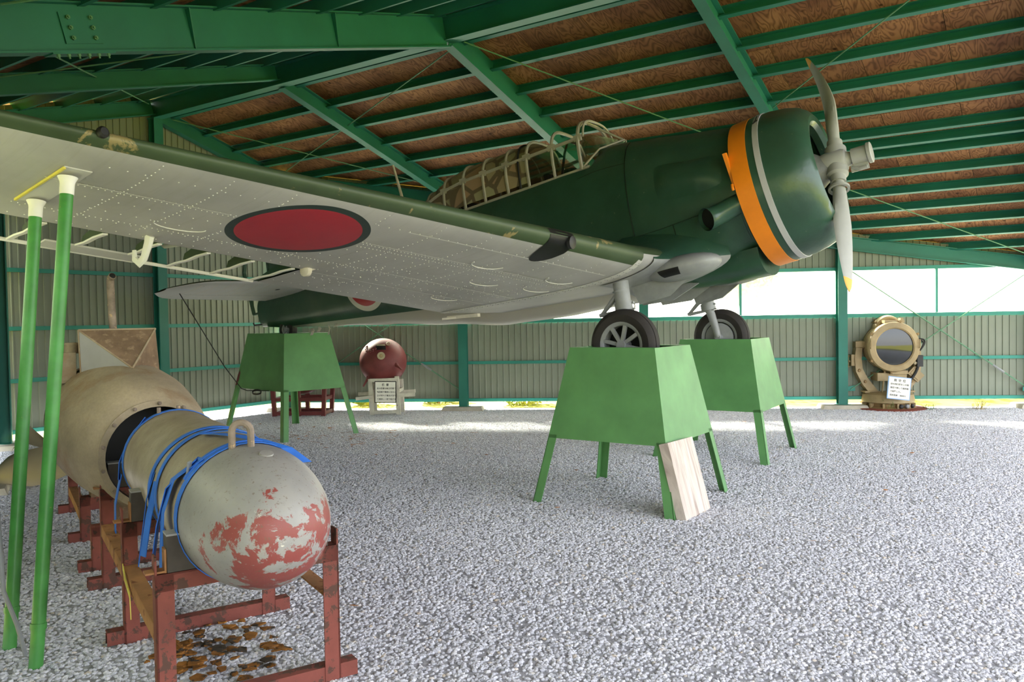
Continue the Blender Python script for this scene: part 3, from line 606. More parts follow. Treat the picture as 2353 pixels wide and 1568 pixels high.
# ---------------- propeller
prop = MB(); prop.lathe([(.0, -.16), (.1, -.15), (.115, -.08), (.115, .06), (.1, .09), (.075, .1), (.06, .14), (.085, .15), (.085, .28), (.1, .29), (.1, .32), (.09, .325), (.05, .325)], (0, 0, 0), (1, 0, 0), 28); prop = prop.build('propeller', 'prop_grey', plane)
phi = math.radians(25)
for sg in (1, -1):
    ax = V(0, -math.sin(phi)*-sg, math.cos(phi)*sg) if sg > 0 else V(0, -math.sin(phi), -math.cos(phi))
    tang = ax.cross(V(1, 0, 0))
    mb = MB(); mb.lathe([(.095, .05), (.1, .10), (.1, .15), (.085, .16), (.072, .17), (.072, .24)], (0, 0, 0), ax, 20); hs = mb.build('blade_socket', 'prop_grey', prop)
    if sg < 0: mb = MB(); mb.lathe([(.075, -.012), (.098, -.012), (.098, .012), (.075, .012)], ax*.31, ax, 24, closed=True); mb.build('blade_collar', 'prop_grey', prop)
    st = []; R = 1.42; bend = -.2 if sg > 0 else 0
    for i in range(29):
        t = i/28; r = .17+(R-.17)*t
        ch = .062+.06*min(1, t*2.4) if t < .42 else .122*(1-((t-.42)/.6)**2.6*.62)
        if t > .93: ch *= math.sqrt(max(.02, 1-((t-.93)/.072)**2))
        tw = math.radians(62-44*t); th = .062*(1-t)**1.6+.007 if t > .12 else .062-.03*t/.12*.3
        st.append((r, ch, tw, th, bend*max(0, t-.35)**1.5/.65**1.5, -.045*math.sin(PI*t) if sg > 0 else 0))
    vs = []; n = 12
    for r, ch, tw, th, bx, by in st:
        cd = tang*math.cos(tw)-V(1, 0, 0)*math.sin(tw); nd = V(1, 0, 0)*math.cos(tw)+tang*math.sin(tw)
        for j in range(n): a = 2*PI*j/n; vs.append(ax*r+V(1, 0, 0)*bx+tang*by+cd*math.cos(a)*ch*.75+nd*math.sin(a)*th)
    fs = [(i*n+j, i*n+(j+1) % n, (i+1)*n+(j+1) % n, (i+1)*n+j) for i in range(28) for j in range(n)]+[tuple(range(n)), tuple(range(28*n, 29*n))]
    mb = MB(); mb.add(vs, fs); mb.m = [1 if (k//n) >= 25 else 0 for k in range(28*n)]+[0, 1]; mb.build('propeller_blade', ['prop_grey', 'prop_tip'], prop)
mb = MB(); mb.tube([V(.14, -.03, -.1), V(.2, -.05, -.135), V(.27, -.05, -.13)], .018, 8); mb.box((.2, -.02, -.11), (.16, .02, .07)); mb.build('counterweight_bracket', 'prop_grey', prop)
# ---------------- canopy
can = link('canopy', None, plane)
def cpt(x, th, k=1.0):
    """hood surface, th 0..PI from one rail over the top to the other"""
    zt = 1.24 if x > -4.1 else 1.24-.30*((-4.1-x)/.95)**2
    wd = .42 if x > -4.1 else .42-.06*((-4.1-x)/.95)
    c, s = math.cos(th), math.sin(th); return V(x, wd*math.copysign(abs(c)**.62, c)*k, RAIL+(zt-RAIL)*abs(s)**.62*k)
def hoop(x, r=.018, th0=0, th1=PI, n=20, name='canopy_hoop', mat='canopy_frame', tilt=0):
    mb = MB(); P = [cpt(x, th0+(th1-th0)*i/n) for i in range(n+1)]; P = [V(p.x+tilt*(p.z-RAIL), p.y, p.z) for p in P]; mb.tube(P, r, 6); return mb.build(name, mat, can)
for x in (-2.5, -2.85, -3.2, -3.5, -3.84, -4.15, -4.48): hoop(x, .019 if x < -2.6 else .023, tilt=0)
hoop(-2.42, .014, .15*PI, .85*PI, tilt=-.03); hoop(-4.78, .014); hoop(-3.32, .012, mat='black_metal')
for th in (.15*PI, .85*PI):
    mb = MB(); mb.tube([cpt(-2.5-2.25*i/12, th) for i in range(13)], .02, 6); mb.build('canopy_rail', 'canopy_frame', can)
for th in (.02, PI-.02):
    mb = MB(); mb.tube([V(-2.4, cpt(-2.5, th).y, RAIL+.01), V(-4.15, cpt(-4.15, th).y, RAIL+.01), V(-4.95, cpt(-4.95, th).y*.98, RAIL+.01)], .016, 6); mb.build('canopy_sill', 'canopy_frame', can)
for x in (-2.5, -2.85, -3.2, -3.5, -3.84, -4.15, -4.48):
    for th in (.15*PI, .85*PI):
        mb = MB(); q = cpt(x, th); mb.box(q, (.09, .03, .07)); mb.build('frame_gusset', 'canopy_frame', can, smooth=0)
XP = [-3.2, -3.5, -3.84, -4.15, -4.48, -4.78, -5.04]
def cpane(x0, x1, t0, t1, mat):
    mb = MB(); mb.grid(lambda i, j: cpt(x0+(x1-x0)*i, t0+(t1-t0)*j, .985), 5, 6); mb.grid(lambda i, j: cpt(x0+(x1-x0)*i, t0+(t1-t0)*j, .975), 5, 6); mb.build('canopy_pane', mat, can, smooth=60)
for a, b_ in zip(XP, XP[1:]):
    for t0, t1 in ((0.03, .15*PI), (.15*PI, .85*PI), (.85*PI, PI-.03)): cpane(a-.01, b_+.01, t0, t1, 'canopy_camo')
for x0, x1 in ((-2.53, -2.84), (-2.87, -3.19)):
    for t0, t1 in ((.04, .155*PI), (.845*PI, PI-.04)): cpane(x0, x1, t0, t1, 'clear_pane')
mb = MB()                                              # windscreen glass, raked flat sheets
for sg in (1, -1): mb.plate([V(-2.14, sg*.05, .93), V(-2.3, sg*.36, .80), V(-2.49, sg*.41, .66), V(-2.48, sg*.36, 1.02), V(-2.47, sg*.06, 1.1)], .004)
mb.build('windscreen_pane', 'clear_pane', can, smooth=0)
for sg in (1, -1):
    mb = MB(); mb.tube([V(-2.12, sg*.02, .93), V(-2.28, sg*.35, .82), V(-2.5, sg*.42, .65)], .012, 6); mb.tube([V(-2.14, sg*.03, .94), V(-2.49, sg*.12, 1.22)], .012, 6); mb.build('windscreen_frame', 'canopy_frame', can)
mb = MB(); mb.tube([V(-2.95, -.2, .5), V(-2.8, -.2, .95), V(-2.78, -.1, 1.12), V(-2.78, .1, 1.12), V(-2.8, .2, .95), V(-2.95, .2, .5)], .016, 6); mb.build('roll_bar', 'black_metal', can)
mb = MB(); mb.tube([V(-5.43, 0, .86), V(-5.49, 0, 1.3), V(-5.55, 0, 1.71)], [.024, .02, .014], 8); mb.build('antenna_mast', 'white_wood', plane)
# ---------------- wings
def wgeom(y):
    a = max(0.0, abs(y)-1.45); tip = max(0.0, abs(y)-6.55); k = math.sqrt(max(0.03, 1-(tip/.55)**2)) if tip > 0 else 1
    xl, xt = -1.5-.154*a, -3.95+.0144*a; c = (xl+xt)/2; xl, xt = c+(xl-c)*k, c+(xt-c)*k
    zl, zt = -.62+.1123*a, -.674+.1117*a; return xl, zl, xt, zt, (.15-.011*a)*(.6+.4*k)
def yt(c, th): return 5*th*(.2969*math.sqrt(max(c, 0))-.1260*c-.3516*c*c+.2843*c**3-.1020*c**4)
def wpt(y, c, side, off=0.0):
    xl, zl, xt, zt, th = wgeom(y); ch = xl-xt; cam_ = .02*4*c*(1-c)
    z = cam_+(yt(c, th) if side > 0 else -yt(c, th)); n = V(0, 0, 1 if side > 0 else -1); return V(xl+(xt-xl)*c, y, zl+(zt-zl)*c+z*ch)+n*off
AIL0, AIL1, AILC = 3.86, 6.4, .725
LRY = 2.42
def wing(sgn, cutail):
    root = link('wing', None, plane)
    ys = [1.45+.22*i for i in range(23)]+[6.4, 6.55, 6.65, 6.75, 6.85, 6.93, 7.0, 7.05, 7.08]
    ys = sorted(set([y for y in ys if y <= 7.08]+[AIL0]))
    cs = [0, .004, .012, .025, .04, .07, .11, .16, .22, .3, .38, .46, .54, .62, AILC, .8, .9, 1.0]; nc = len(cs)
    mb = MB(); idx = {}
    def vid(y, c, side):
        k = (y, c, 0 if c == 0 or c == 1.0 else side)
        if k not in idx: idx[k] = len(mb.v); mb.v.append(tuple(wpt(y*sgn, c, side)))
        return idx[k]
    for y0, y1 in zip(ys, ys[1:]):
        for c0, c1 in zip(cs, cs[1:]):
            if cutail and y0 >= AIL0-1e-6 and y1 <= AIL1+.1 and c0 >= AILC-1e-6: continue
            for side in (1, -1):
                q = [vid(y0, c0, side), vid(y1, c0, side), vid(y1, c1, side), vid(y0, c1, side)]; q = [q[i] for i in range(4) if q[i] != q[i-1]]
                mb.f.append(tuple(q)); mb.m.append(0 if (side > 0 or c1 <= .045) else 1)
    mb.f.append(tuple([vid(ys[0], c, 1) for c in cs]+[vid(ys[0], c, -1) for c in reversed(cs[1:-1])])); mb.m.append(1)
    if cutail:
        for y0, y1 in zip(ys, ys[1:]):
            if y0 >= AIL0-1e-6 and y1 <= AIL1+.1: mb.f.append((vid(y0, AILC, 1), vid(y1, AILC, 1), vid(y1, AILC, -1), vid(y0, AILC, -1))); mb.m.append(1)
    skin = mb.build('wing_skin', ['le_green', 'wing_under'], root, smooth=55)
    # joint strip with bolts
    mb = MB(); mb.grid(lambda i, j: wpt(sgn*(1.43+.075*j), .012+.98*i, -1, .007), 30, 1); mb.grid(lambda i, j: wpt(sgn*(1.43+.075*j), .012+.98*i, -1, .002), 30, 1)
    for j in (0, 1): mb.grid(lambda i, k: wpt(sgn*(1.43+.075*j), .012+.98*i, -1, .002+.005*k), 30, 1)
    js = mb.build('joint_strip', 'wing_grey', root, smooth=60)
    mb = MB()
    for i in range(34):
        for yy in (1.45, 1.487): mb.lathe([(.006, 0), (.005, .004), (.002, .005)], wpt(sgn*yy, .03+.94*i/34, -1, .006), (0, 0, -1), 6)
    mb.build('strip_bolts', 'gear_grey', js, smooth=0)['kind'] = 'stuff'
    # spanwise lap seams and rivet rows on the lower skin
    mb = MB()
    def rivet(y, c, r=.005):
        p = wpt(sgn*y, c, -1)
        if math.hypot(p.x+WR[0], y-WR[1]) > WR[2]+.01: mb.lathe([(r, 0), (r*.8, .003), (r*.3, .004)], p, (0, 0, -1), 5, cap0=False)
    for c, y0, y1 in ((.135, 1.6, 6.0), (.30, 1.55, 6.1), (.315, 1.55, 6.1), (.345, 1.55, 4.2), (.40, 1.6, 6.0), (.50, 1.6, 5.8), (.58, 1.55, 6.1), (.60, 1.55, 6.1), (.69, 1.6, 6.1), (.80, 1.6, 3.9), (.93, 1.6, 3.9)):
        n = int((y1-y0)/(.035 if c in (.30, .315, .345, .58) else .09))
        for i in range(n): rivet(y0+(y1-y0)*i/n, c+random.uniform(-.002, .002))
    for y in (1.9, 2.35, 2.8, 3.25, 3.7, 4.2, 4.9, 5.3, 5.7):
        for i in range(26): rivet(y, .06+.6*i/26)
    for k in range(110):
        rivet(random.uniform(1.7, 3.6), random.uniform(.5, .92), .0065)
    mb.build('rivets', 'rivet_white', root, smooth=0)['kind'] = 'stuff'
    for c, y0, y1 in ((.295, 1.55, 3.95), (.295, 5.05, 6.1), (.135, 1.6, 3.9), (.735, 1.55, 3.85), (.575, 1.6, 3.3)):
        mb = MB(); mb.grid(lambda i, j: wpt(sgn*(y0+(y1-y0)*i), c+.006*j, -1, .0035), 20, 1); mb.grid(lambda i, j: wpt(sgn*(y0+(y1-y0)*i), c+.006*j, -1, -.002), 20, 1); mb.build('skin_lap', 'rivet_white', root)
    for y, c in ((2.35, .45), (2.8, .26), (5.15, .5), (1.85, .26), (2.1, .75), (1.75, .4)):     # raised inspection covers
        mb = MB(); P = [wpt(sgn*(y+.17*math.cos(a)), c+.045*math.sin(a), -1, .004) for a in [PI*i/12 for i in range(13)]]; mb.tube(P, .004, 5); mb.build('cover_rim', 'rivet_white', root)
    # dark landing light recess in the leading edge
    mb = MB()
    def lr(i, j):
        y = LRY+.30*j; e = math.sin(PI*min(max(j, .02), .98))**.35; c = .15*e*i*i
        return wpt(sgn*y, c, -1, .005) if i > 0 else wpt(sgn*y, .0, -1, .004)+V(.004, 0, 0)
    mb.grid(lr, 10, 10); mb.grid(lambda i, j: wpt(sgn*(LRY+.30*j), .02*i*math.sin(PI*min(max(j, .02), .98))**.35, 1, .005), 3, 10); mb.build('light_recess', 'dark_hole', root, smooth=60)
    mb = MB(); mb.lathe([(.055, 0), (.055, .03), (.04, .035)], wpt(sgn*(LRY+.05), .012, -1, .0)+V(.01, 0, .01), (1, 0, -.2), 14); mb.build('landing_light', 'black_metal', root)
    if not cutail:
        return root
    # bare aileron frame: skin cut away, ribs and trailing edge rod remain
    ail = link('aileron', None, root)
    def tep(y): xl, zl, xt, zt, th = wgeom(y); return V(xt, sgn*y, zt)
    mb = MB(); P = [tep(y) for y in (AIL0+.05, 4.3, 4.8, 5.2, 5.6, 6.0, AIL1)]; mb.tube(P, .014, 6); mb.build('trailing_edge_rod', 'white_paint', ail)
    for i in range(7):
        y = AIL0+.06+i*.37; l0, l1 = wpt(sgn*y, AILC+.015, -1), tep(y+.02); u0 = wpt(sgn*y, AILC+.015, 1)
        mb = MB(); mb.ribbon([l0, l0.lerp(l1, .25)+V(0, 0, .004), l0.lerp(l1, .5)-V(0, 0, .004), l0.lerp(l1, .75)+V(0, 0, .003), l1], V(0, 1, 0), .034, .012); rb = mb.build('aileron_rib', 'white_paint', ail, smooth=0)
        if i not in (0, 6):
            mb = MB(); mb.plate([l0, l0.lerp(l1, .62), u0.lerp(l1, .55), u0], .004); mb.build('rib_web', 'le_green', rb, smooth=0)
    mb = MB(); a, b_, c_ = wpt(sgn*(AIL0+.03), AILC, -1), tep(AIL0+.04), wpt(sgn*(AIL0+.03), AILC, 1); mb.plate([a, b_, c_], .006); mb.build('closing_rib', 'plane_green', ail, smooth=0)
    mb = MB(); y0, y1 = 4.95, 5.62; mb.plate([tep(y0)+V(.13, 0, .004), tep(y1)+V(.13, 0, .004), tep(y1)-V(.02, 0, 0), tep(y0)-V(.02, 0, 0)], .012); mb.build('trim_tab', 'wing_grey', ail, smooth=0)
    mb = MB(); c0 = wpt(sgn*5.18, AILC-.06, -1); mb.tube([c0, c0+V(-.03, 0, -.05), c0+V(-.10, 0, -.13), c0+V(-.16, .0, -.15), c0+V(-.21, 0, -.11), c0+V(-.2, 0, -.05)], [.045, .04, .034, .032, .028, .02], 8, flat=.5, up=(0, 1, 0)); mb.build('aileron_hinge', 'white_paint', ail)
    mb = MB(); c0 = wpt(sgn*(AIL0-.02), AILC-.01, -1); mb.lathe([(.03, -.03), (.05, -.02), (.05, .02), (.03, .03)], c0+V(0, 0, -.012), (0, 1, 0), 14); mb.tube([c0, c0+V(.06, .1, .01)], [.03, .012], 8); mb.build('rolled_fabric', 'fabric_rag', ail)
    for y in (4.9, 5.02): 
        mb = MB(); mb.plate([wpt(sgn*y, AILC, 1)+V(0, 0, -.03), wpt(sgn*y, AILC, 1)+V(-.22, 0, -.06), wpt(sgn*y, AILC, -1)+V(-.18, 0, .03), wpt(sgn*y, AILC, -1)], .004); mb.build('hinge_plate', 'wing_grey', ail, smooth=0)
    # plate below the tip where the two support poles meet the wing
    mb = MB(); q = [wpt(sgn*6.085, .19, -1, .006), wpt(sgn*5.95, .19, -1, .006), wpt(sgn*5.93, .54, -1, .008), wpt(sgn*6.075, .54, -1, .008)]; mb.plate(q, .008); mb.build('support_plate', 'wing_grey', root, smooth=0)
    mb = MB(); mb.bar(q[0]-V(0, 0, .004), q[3]-V(0, 0, .004), .012, .012); mb.build('plate_edge', 'yellow_edge', root, smooth=0)
    mb = MB(); e = wpt(sgn*6.05, .0, -1)+V(.0, 0, .01); mb.lathe([(.03, 0), (.03, .02), (.02, .03)], e, (1, 0, 0), 12); mb.build('tip_lamp', 'dark_hole', root)
    return root
wing(-1, True); wing(1, False)
# centre section and fillets
mb = MB(); ys = [-1.45, -1.1, -.7, -.3, .3, .7, 1.1, 1.45]; cs = [0, .004, .012, .025, .05, .1, .18, .3, .45, .6, .8, 1.0]
for side, mi in ((1, 0), (-1, 1)): mb.grid(lambda i, j: wpt(-1.45+2.9*j, cs[round(i*11)], side), 11, 7, mi)
mb.build('wing_centre_section', ['le_green', 'wing_under'], plane, smooth=55)
for sg in (1, -1):
    def fil(i, j, lo):
        k = (1-j)**2; A, Bu, Bl = .62+.46*k, .155+.36*k, .13+.07*k; a = (PI/2)*(1-i) if not lo else -(PI/2)*i
        return V(-2.12+A*math.cos(a), sg*(.44+.80*j), -.655+(Bu if a > 0 else Bl)*math.sin(a)-.03*k)
    mb = MB(); mb.grid(lambda i, j: fil(i, j, False), 12, 10, 0); mb.grid(lambda i, j: fil(i, j, True), 10, 10, 1); mb.build('wing_fillet', ['cowl_green', 'gear_grey'], plane, smooth=70)
    # bulged wheel well fairing under the fillet, with its opening
    mb = MB(); mb.grid(lambda i, j: V(-1.40+.38*math.sin(PI*i)*math.cos(2*PI*j), sg*(.80+.26*math.sin(PI*i)*math.sin(2*PI*j)), -.745-.12*math.cos(PI*i)), 14, 28, wrap=True); wf = mb.build('wheel_well_fairing', 'gear_grey', plane, smooth=70)
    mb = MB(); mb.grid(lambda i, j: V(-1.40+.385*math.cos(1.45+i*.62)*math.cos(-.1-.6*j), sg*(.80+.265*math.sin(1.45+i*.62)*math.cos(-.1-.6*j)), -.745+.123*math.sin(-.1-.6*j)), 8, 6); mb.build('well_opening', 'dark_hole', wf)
    mb = MB(); mb.plate([V(-1.55, sg*.8, -.72), V(-1.3, sg*.78, -.80), V(-1.62, sg*.74, -.98), V(-1.95, sg*.76, -1.0), V(-2.0, sg*.8, -.8)], .012); mb.build('wheel_door', 'gear_grey', plane, smooth=0)
    mb = MB(); mb.plate([V(-1.75, sg*.2, -.80), V(-1.5, sg*.22, -.86), V(-1.8, sg*.26, -.98), V(-2.15, sg*.26, -.96), V(-2.2, sg*.22, -.8)], .012); mb.build('wheel_door', 'gear_grey', plane, smooth=0)
    # flap operating hooks below the centre section trailing edge
    if sg > 0:
        for y in (2.05, 2.65):
            mb = MB(); c0 = wpt(y, .86, -1); mb.tube([c0, c0+V(0, 0, -.10), c0+V(-.05, 0, -.17)], .012, 6); mb.build('flap_bracket', 'white_paint', plane)
mb = MB(); mb.bar(V(-3.9, -1.42, -.74), V(-3.5, -1.40, -.79), .05, .035); mb.bar(V(-3.92, -1.5, -.75), V(-3.7, -1.38, -.77), .03, .02); mb.build('torn_joint_edge', 'fabric_rag', plane, smooth=0)
# ---------------- undercarriage
def main_leg(sg):
    g = link('landing_gear_leg', None, plane); yi = sg*1.13; x = -1.95
    mb = MB(); mb.tube([V(x+.02, yi, -.62), V(x, yi, -1.0)], .078, 18); mb.tube([V(x, yi, -.86), V(x, yi, -.875)], .083, 18); mb.tube([V(x, yi, -.98), V(x, yi, -1.06)], .088, 18); mb.build('oleo_strut', 'gear_grey', g)
    mb = MB(); mb.tube([V(x, yi, -1.04), V(x+.02, yi, -1.12), V(x+.045, yi, -1.3), V(x+.05, yi, -1.40)], [.055, .05, .042, .04], 12); mb.tube([V(x+.05, yi-sg*.03, -1.40), V(x+.05, yi+sg*.2, -1.40)], .035, 12); mb.build('wheel_fork', 'gear_grey', g)
    for a, b_ in ((V(x-.05, yi, -.90), V(x-.26, yi, -1.06)), (V(x-.26, yi, -1.06), V(x-.03, yi, -1.06))):
        for k in (-.03, .03):
            mb = MB(); mb.tube([a+V(0, k, 0), b_+V(0, k*.4, 0)], [.02, .014], 8); mb.build('torque_link', 'gear_grey', g)
    for k in (0, 1): mb = MB(); mb.box((x+.07, yi-sg*.02, -1.0-.06*k), (.07, .03, .02)); mb.build('tie_lug', 'gear_grey', g, smooth=0)
    wc = V(-1.92, sg*1.31, -1.40); wh = link('wheel', None, plane)
    mb = MB(); prof = [(.215, -.085), (.25, -.098), (.29, -.1), (.325, -.075), (.338, -.045), (.330, -.042), (.330, -.036), (.341, -.033), (.343, 0), (.341, .033), (.330, .036), (.330, .042), (.338, .045), (.325, .075), (.29, .1), (.25, .098), (.215, .085)]
    mb.lathe(prof, wc, (0, 1, 0), 48, closed=True); mb.build('tyre', 'rubber', wh)
    mb = MB(); mb.lathe([(.222, -.09), (.20, -.085), (.185, -.07), (.18, 0), (.185, .07), (.20, .085), (.222, .09)], wc, (0, 1, 0), 40, cap0=False, cap1=False); mb.build('rim', 'gear_grey', wh)
    mb = MB(); mb.lathe([(.02, .1*sg), (.045, .098*sg), (.05, .06*sg), (.05, -.03*sg)], wc, (0, 1, 0), 18); mb.build('hub', 'gear_grey', wh)
    for k in range(8):
        th = 2*PI*k/8+.4; d = V(math.cos(th), 0, math.sin(th)); mb = MB(); mb.bar(wc+d*.04+V(0, sg*.065, 0), wc+d*.19+V(0, sg*.065, 0), .035, .03, up=(0, 1, 0)); mb.build('spoke', 'gear_grey', wh, smooth=0)
    mb = MB(); mb.lathe([(.19, -.03*sg), (.05, -.03*sg)], wc, (0, 1, 0), 30); mb.build('wheel_inner', 'dark_hole', wh)
    mb = MB(); mb.lathe([(.172, -.05*sg), (.172, -.088*sg), (.14, -.094*sg), (.06, -.096*sg), (.03, -.11*sg)], wc, (0, 1, 0), 36); mb.build('brake_plate', 'gear_grey', wh)
main_leg(-1); main_leg(1)
# tail wheel
tw = link('tail_wheel', None, plane); tc = V(-8.12, -.03, -.09)
mb = MB(); mb.lathe([(.085, -.05), (.12, -.06), (.15, -.045), (.158, 0), (.15, .045), (.12, .06), (.085, .05)], tc, (0, 1, 0), 32, closed=True); mb.build('tyre', 'rubber', tw)
mb = MB(); mb.lathe([(.088, -.052), (.075, -.045), (.07, 0), (.075, .045), (.088, .052)], tc, (0, 1, 0), 24, cap0=False, cap1=False); mb.lathe([(.03, -.056), (.03, .056)], tc, (0, 1, 0), 12)
for k in range(5): d = V(math.cos(k*1.2566), 0, math.sin(k*1.2566)); mb.bar(tc+d*.02+V(0, -.035, 0), tc+d*.075+V(0, -.035, 0), .02, .012, up=(0, 1, 0))
mb.build('rim', 'gear_grey', tw, smooth=30); mb = MB(); mb.tube([tc+V(.02, .09, 0), tc+V(.1, .09, .15), tc+V(.12, 0, .25)], .025, 8); mb.build('tail_fork', 'black_metal', tw)
# torn skin at the tail, bracket and hanging canvas
mb = MB(); mb.tube([V(-8.68, -.05, .10), V(-8.85, -.06, .12), V(-8.87, -.06, .16)], .014, 6); mb.tube([V(-8.86, -.06, .12), V(-8.87, -.06, 0)], .005, 5); mb.build('tail_bracket', 'black_metal', plane)
for j, (x, l) in enumerate(((-7.45, .1), (-7.3, .07), (-7.1, .14), (-6.95, .05))):
    mb = MB(); p = V(x, -.16, -.19-.05*(x+7.6)); mb.ribbon([p, p+V(.04, -.02, -l*.4), p+V(.0, -.03, -l)], V(1, .2, 0), .05 if j != 2 else .02, .004); mb.build('torn_canvas', 'fabric_rag', plane, smooth=0)
# ---------------- tail surfaces
def tail_surface(sg):
    def tp(y, c, side):
        k = 1-max(0, (y-1.75)/.42)**2*.75 if y > 1.75 else 1; xl, xt = -7.05-.17*y, -8.5+.04*y; m = (xl+xt)/2-.1*(1-k); xl, xt = m+(xl-m)*k, m+(xt-m)*k
        ch = xl-xt; return V(xl-ch*c, sg*y, .44+side*yt(c, .085)*ch)
    ys = [.05, .4, .8, 1.2, 1.6, 1.75, 1.88, 1.98, 2.06, 2.12, 2.16]; cs = [0, .01, .04, .1, .2, .35, .5, .7, .85, 1]; mb = MB()
    for side, mi in ((1, 0), (-1, 1)): mb.grid(lambda i, j: tp(ys[round(i*10)], cs[round(j*9)], side), 10, 9, mi)
    o = mb.build('tailplane', ['le_green', 'wing_grey'], plane, smooth=55)
    for k in range(9):
        y = .35+.19*k; mb = MB(); mb.grid(lambda i, j: tp(y+.012*j, .06+.86*i, -1)+V(0, 0, -.003), 6, 1); mb.build('fabric_rib', 'fabric_rag', o, smooth=0)
    mb = MB(); mb.grid(lambda i, j: tp(.3+1.5*i, .605+.008*j, -1)+V(0, 0, -.002), 10, 1); mb.build('elevator_gap', 'dark_hole', o, smooth=0)
    mb = MB(); mb.lathe([(.035, 0), (.03, .002)], tp(.65, .25, -1)+V(0, 0, .0), (0, 0, -1), 16); mb.build('inspection_hole', 'dark_hole', o)
    return tp
tpf = tail_surface(-1); tail_surface(1)
mb = MB(); P = [V(-6.9, 0, .6), V(-7.5, 0, 1.25), V(-7.85, 0, 1.62), V(-8.3, 0, 1.75), V(-8.35, 0, .5)]; mb.plate([p+V(0, -.05, 0) for p in P], .10, (0, 1, 0)); fin = mb.build('tail_fin', 'cowl_green', plane, smooth=0)
mb = MB()
for a, b_ in ((V(-8.4, 0, .3), V(-8.4, 0, 1.7)), (V(-8.4, 0, 1.7), V(-8.75, 0, 1.6)), (V(-8.75, 0, 1.6), V(-9.0, 0, 1.0)), (V(-9.0, 0, 1.0), V(-8.9, 0, .3)), (V(-8.4, 0, .7), V(-8.97, 0, .7)), (V(-8.4, 0, 1.2), V(-8.92, 0, 1.2)), (V(-8.9, 0, .3), V(-8.4, 0, .3))): mb.bar(a, b_, .03, .05, up=(0, 1, 0))
mb.build('rudder_frame', 'cowl_green', plane, smooth=0)
def PL(x, y, z): return PM @ V(x, y, z)
# ------------------------------------------------------------------ green display stands
def stand(cx, cy, yaw, a, b, ta, tb, H, Hb, lab, shelf):
    e = link('display_stand', None, label=lab, cat='stand', group='green steel airplane stands', loc=(cx, cy, 0), rot=(0, 0, yaw))
    SG = [(-1, -1), (1, -1), (1, 1), (-1, 1)]
    def cr(i, z, ins=0.0): k = z/H; A, B = a+(ta-a)*k-ins, b+(tb-b)*k-ins; return V(SG[i][0]*A, SG[i][1]*B, z)
    for i in range(4):
        j = (i+1) % 4; P = [cr(i, Hb), cr(j, Hb), cr(j, H), cr(i, H)]; Q = [cr(i, Hb, .006), cr(j, Hb, .006), cr(j, H, .006), cr(i, H, .006)]
        mb = MB(); mb.hexa([P[0], P[1], Q[1], Q[0], P[3], P[2], Q[2], Q[3]]); mb.build('side_panel', 'stand_green', e, smooth=0)
    mb = MB()                                              # top rim around the wheel recess
    O = [cr(i, H) for i in range(4)]; I = [V(SG[i][0]*(ta-.035), SG[i][1]*(tb-.06 if tb < .39 else tb-.13), H) for i in range(4)]; dn = V(0, 0, -.006)
    for i in range(4): j = (i+1) % 4; mb.hexa([O[i]+dn, O[j]+dn, I[j]+dn, I[i]+dn, O[i], O[j], I[j], I[i]])
    mb.build('top_rim', 'stand_green', e, smooth=0)
    mb = MB(); k = shelf/H; mb.box((0, 0, shelf-.01), (2*(a+(ta-a)*k)-.02, 2*(b+(tb-b)*k)-.02, .012)); mb.build('wheel_shelf', 'stand_green', e, smooth=0)
    for i in range(4):
        sx, sy = SG[i]; p0, p1 = cr(i, -.03), cr(i, Hb+.03); w_, t = .085, .008; mb = MB()
        for d in ((-sx*w_, 0), (0, -sy*w_)):                  # two flanges of an angle leg
            n_ = V(0, -sy*t, 0) if d[1] == 0 else V(-sx*t, 0, 0); d = V(d[0], d[1], 0)
            mb.hexa([p0, p0+d, p0+d+n_, p0+n_, p1, p1+d, p1+d+n_, p1+n_])
        mb.build('leg', 'stand_green', e, smooth=0)
    return e
stand(1.114, 7.567, math.radians(-34.2), .697, .66, .426, .404, 1.425, .594, 'green tapered steel stand under the nearer main wheel, wooden board leaning on it', 1.09)
stand(2.63, 9.93, math.radians(-32), .69, .70, .428, .412, 1.415, .585, 'green tapered steel stand under the main wheel farther from the torpedo', 1.075)
st = stand(-3.439, 12.377, math.radians(-45.5), .923, .63, .566, .379, 1.54, .705, 'green tapered steel stand under the tail wheel', 1.40)
def tsp(z, dx): k = z/1.54; return V(-(.923-.357*k)+dx, -(.63-.251*k)-.003, z)
mb = MB(); mb.add([tsp(.74, .0), tsp(.74, .05), tsp(.84, .075), tsp(.93, .07), tsp(.97, .03), tsp(.9, .0)], [tuple(range(6))]); mb.build('red_paint_patch', 'mine_red', st, smooth=0)
# coiled black cable hanging from the tailplane to the stand
tpw = PM @ tpf(1.9, .55, -1); e0 = V(-4.1, 12.13, .72)
mb = MB(); mb.tube([tpw, tpw.lerp(e0, .35)+V(0, 0, -.03), tpw.lerp(e0, .7)+V(0, 0, -.06), e0, e0+V(.12, -.08, -.03), e0+V(.3, -.22, -.02), e0+V(.55, -.42, -.01)], .007, 6)
g = mb.build('guy_cable', 'cable_black', label='thin black cable running from the tailplane down to the tail stand', cat='cable')
for k in range(3): mb = MB(); mb.tube(arc(e0+V(.32, -.27, -.03-.008*k), .13, 0, 2*PI, 20, V(.7, -.7, 0), V(.12, .12, .22)), .007, 5); mb.build('cable_coil', 'cable_black', g)
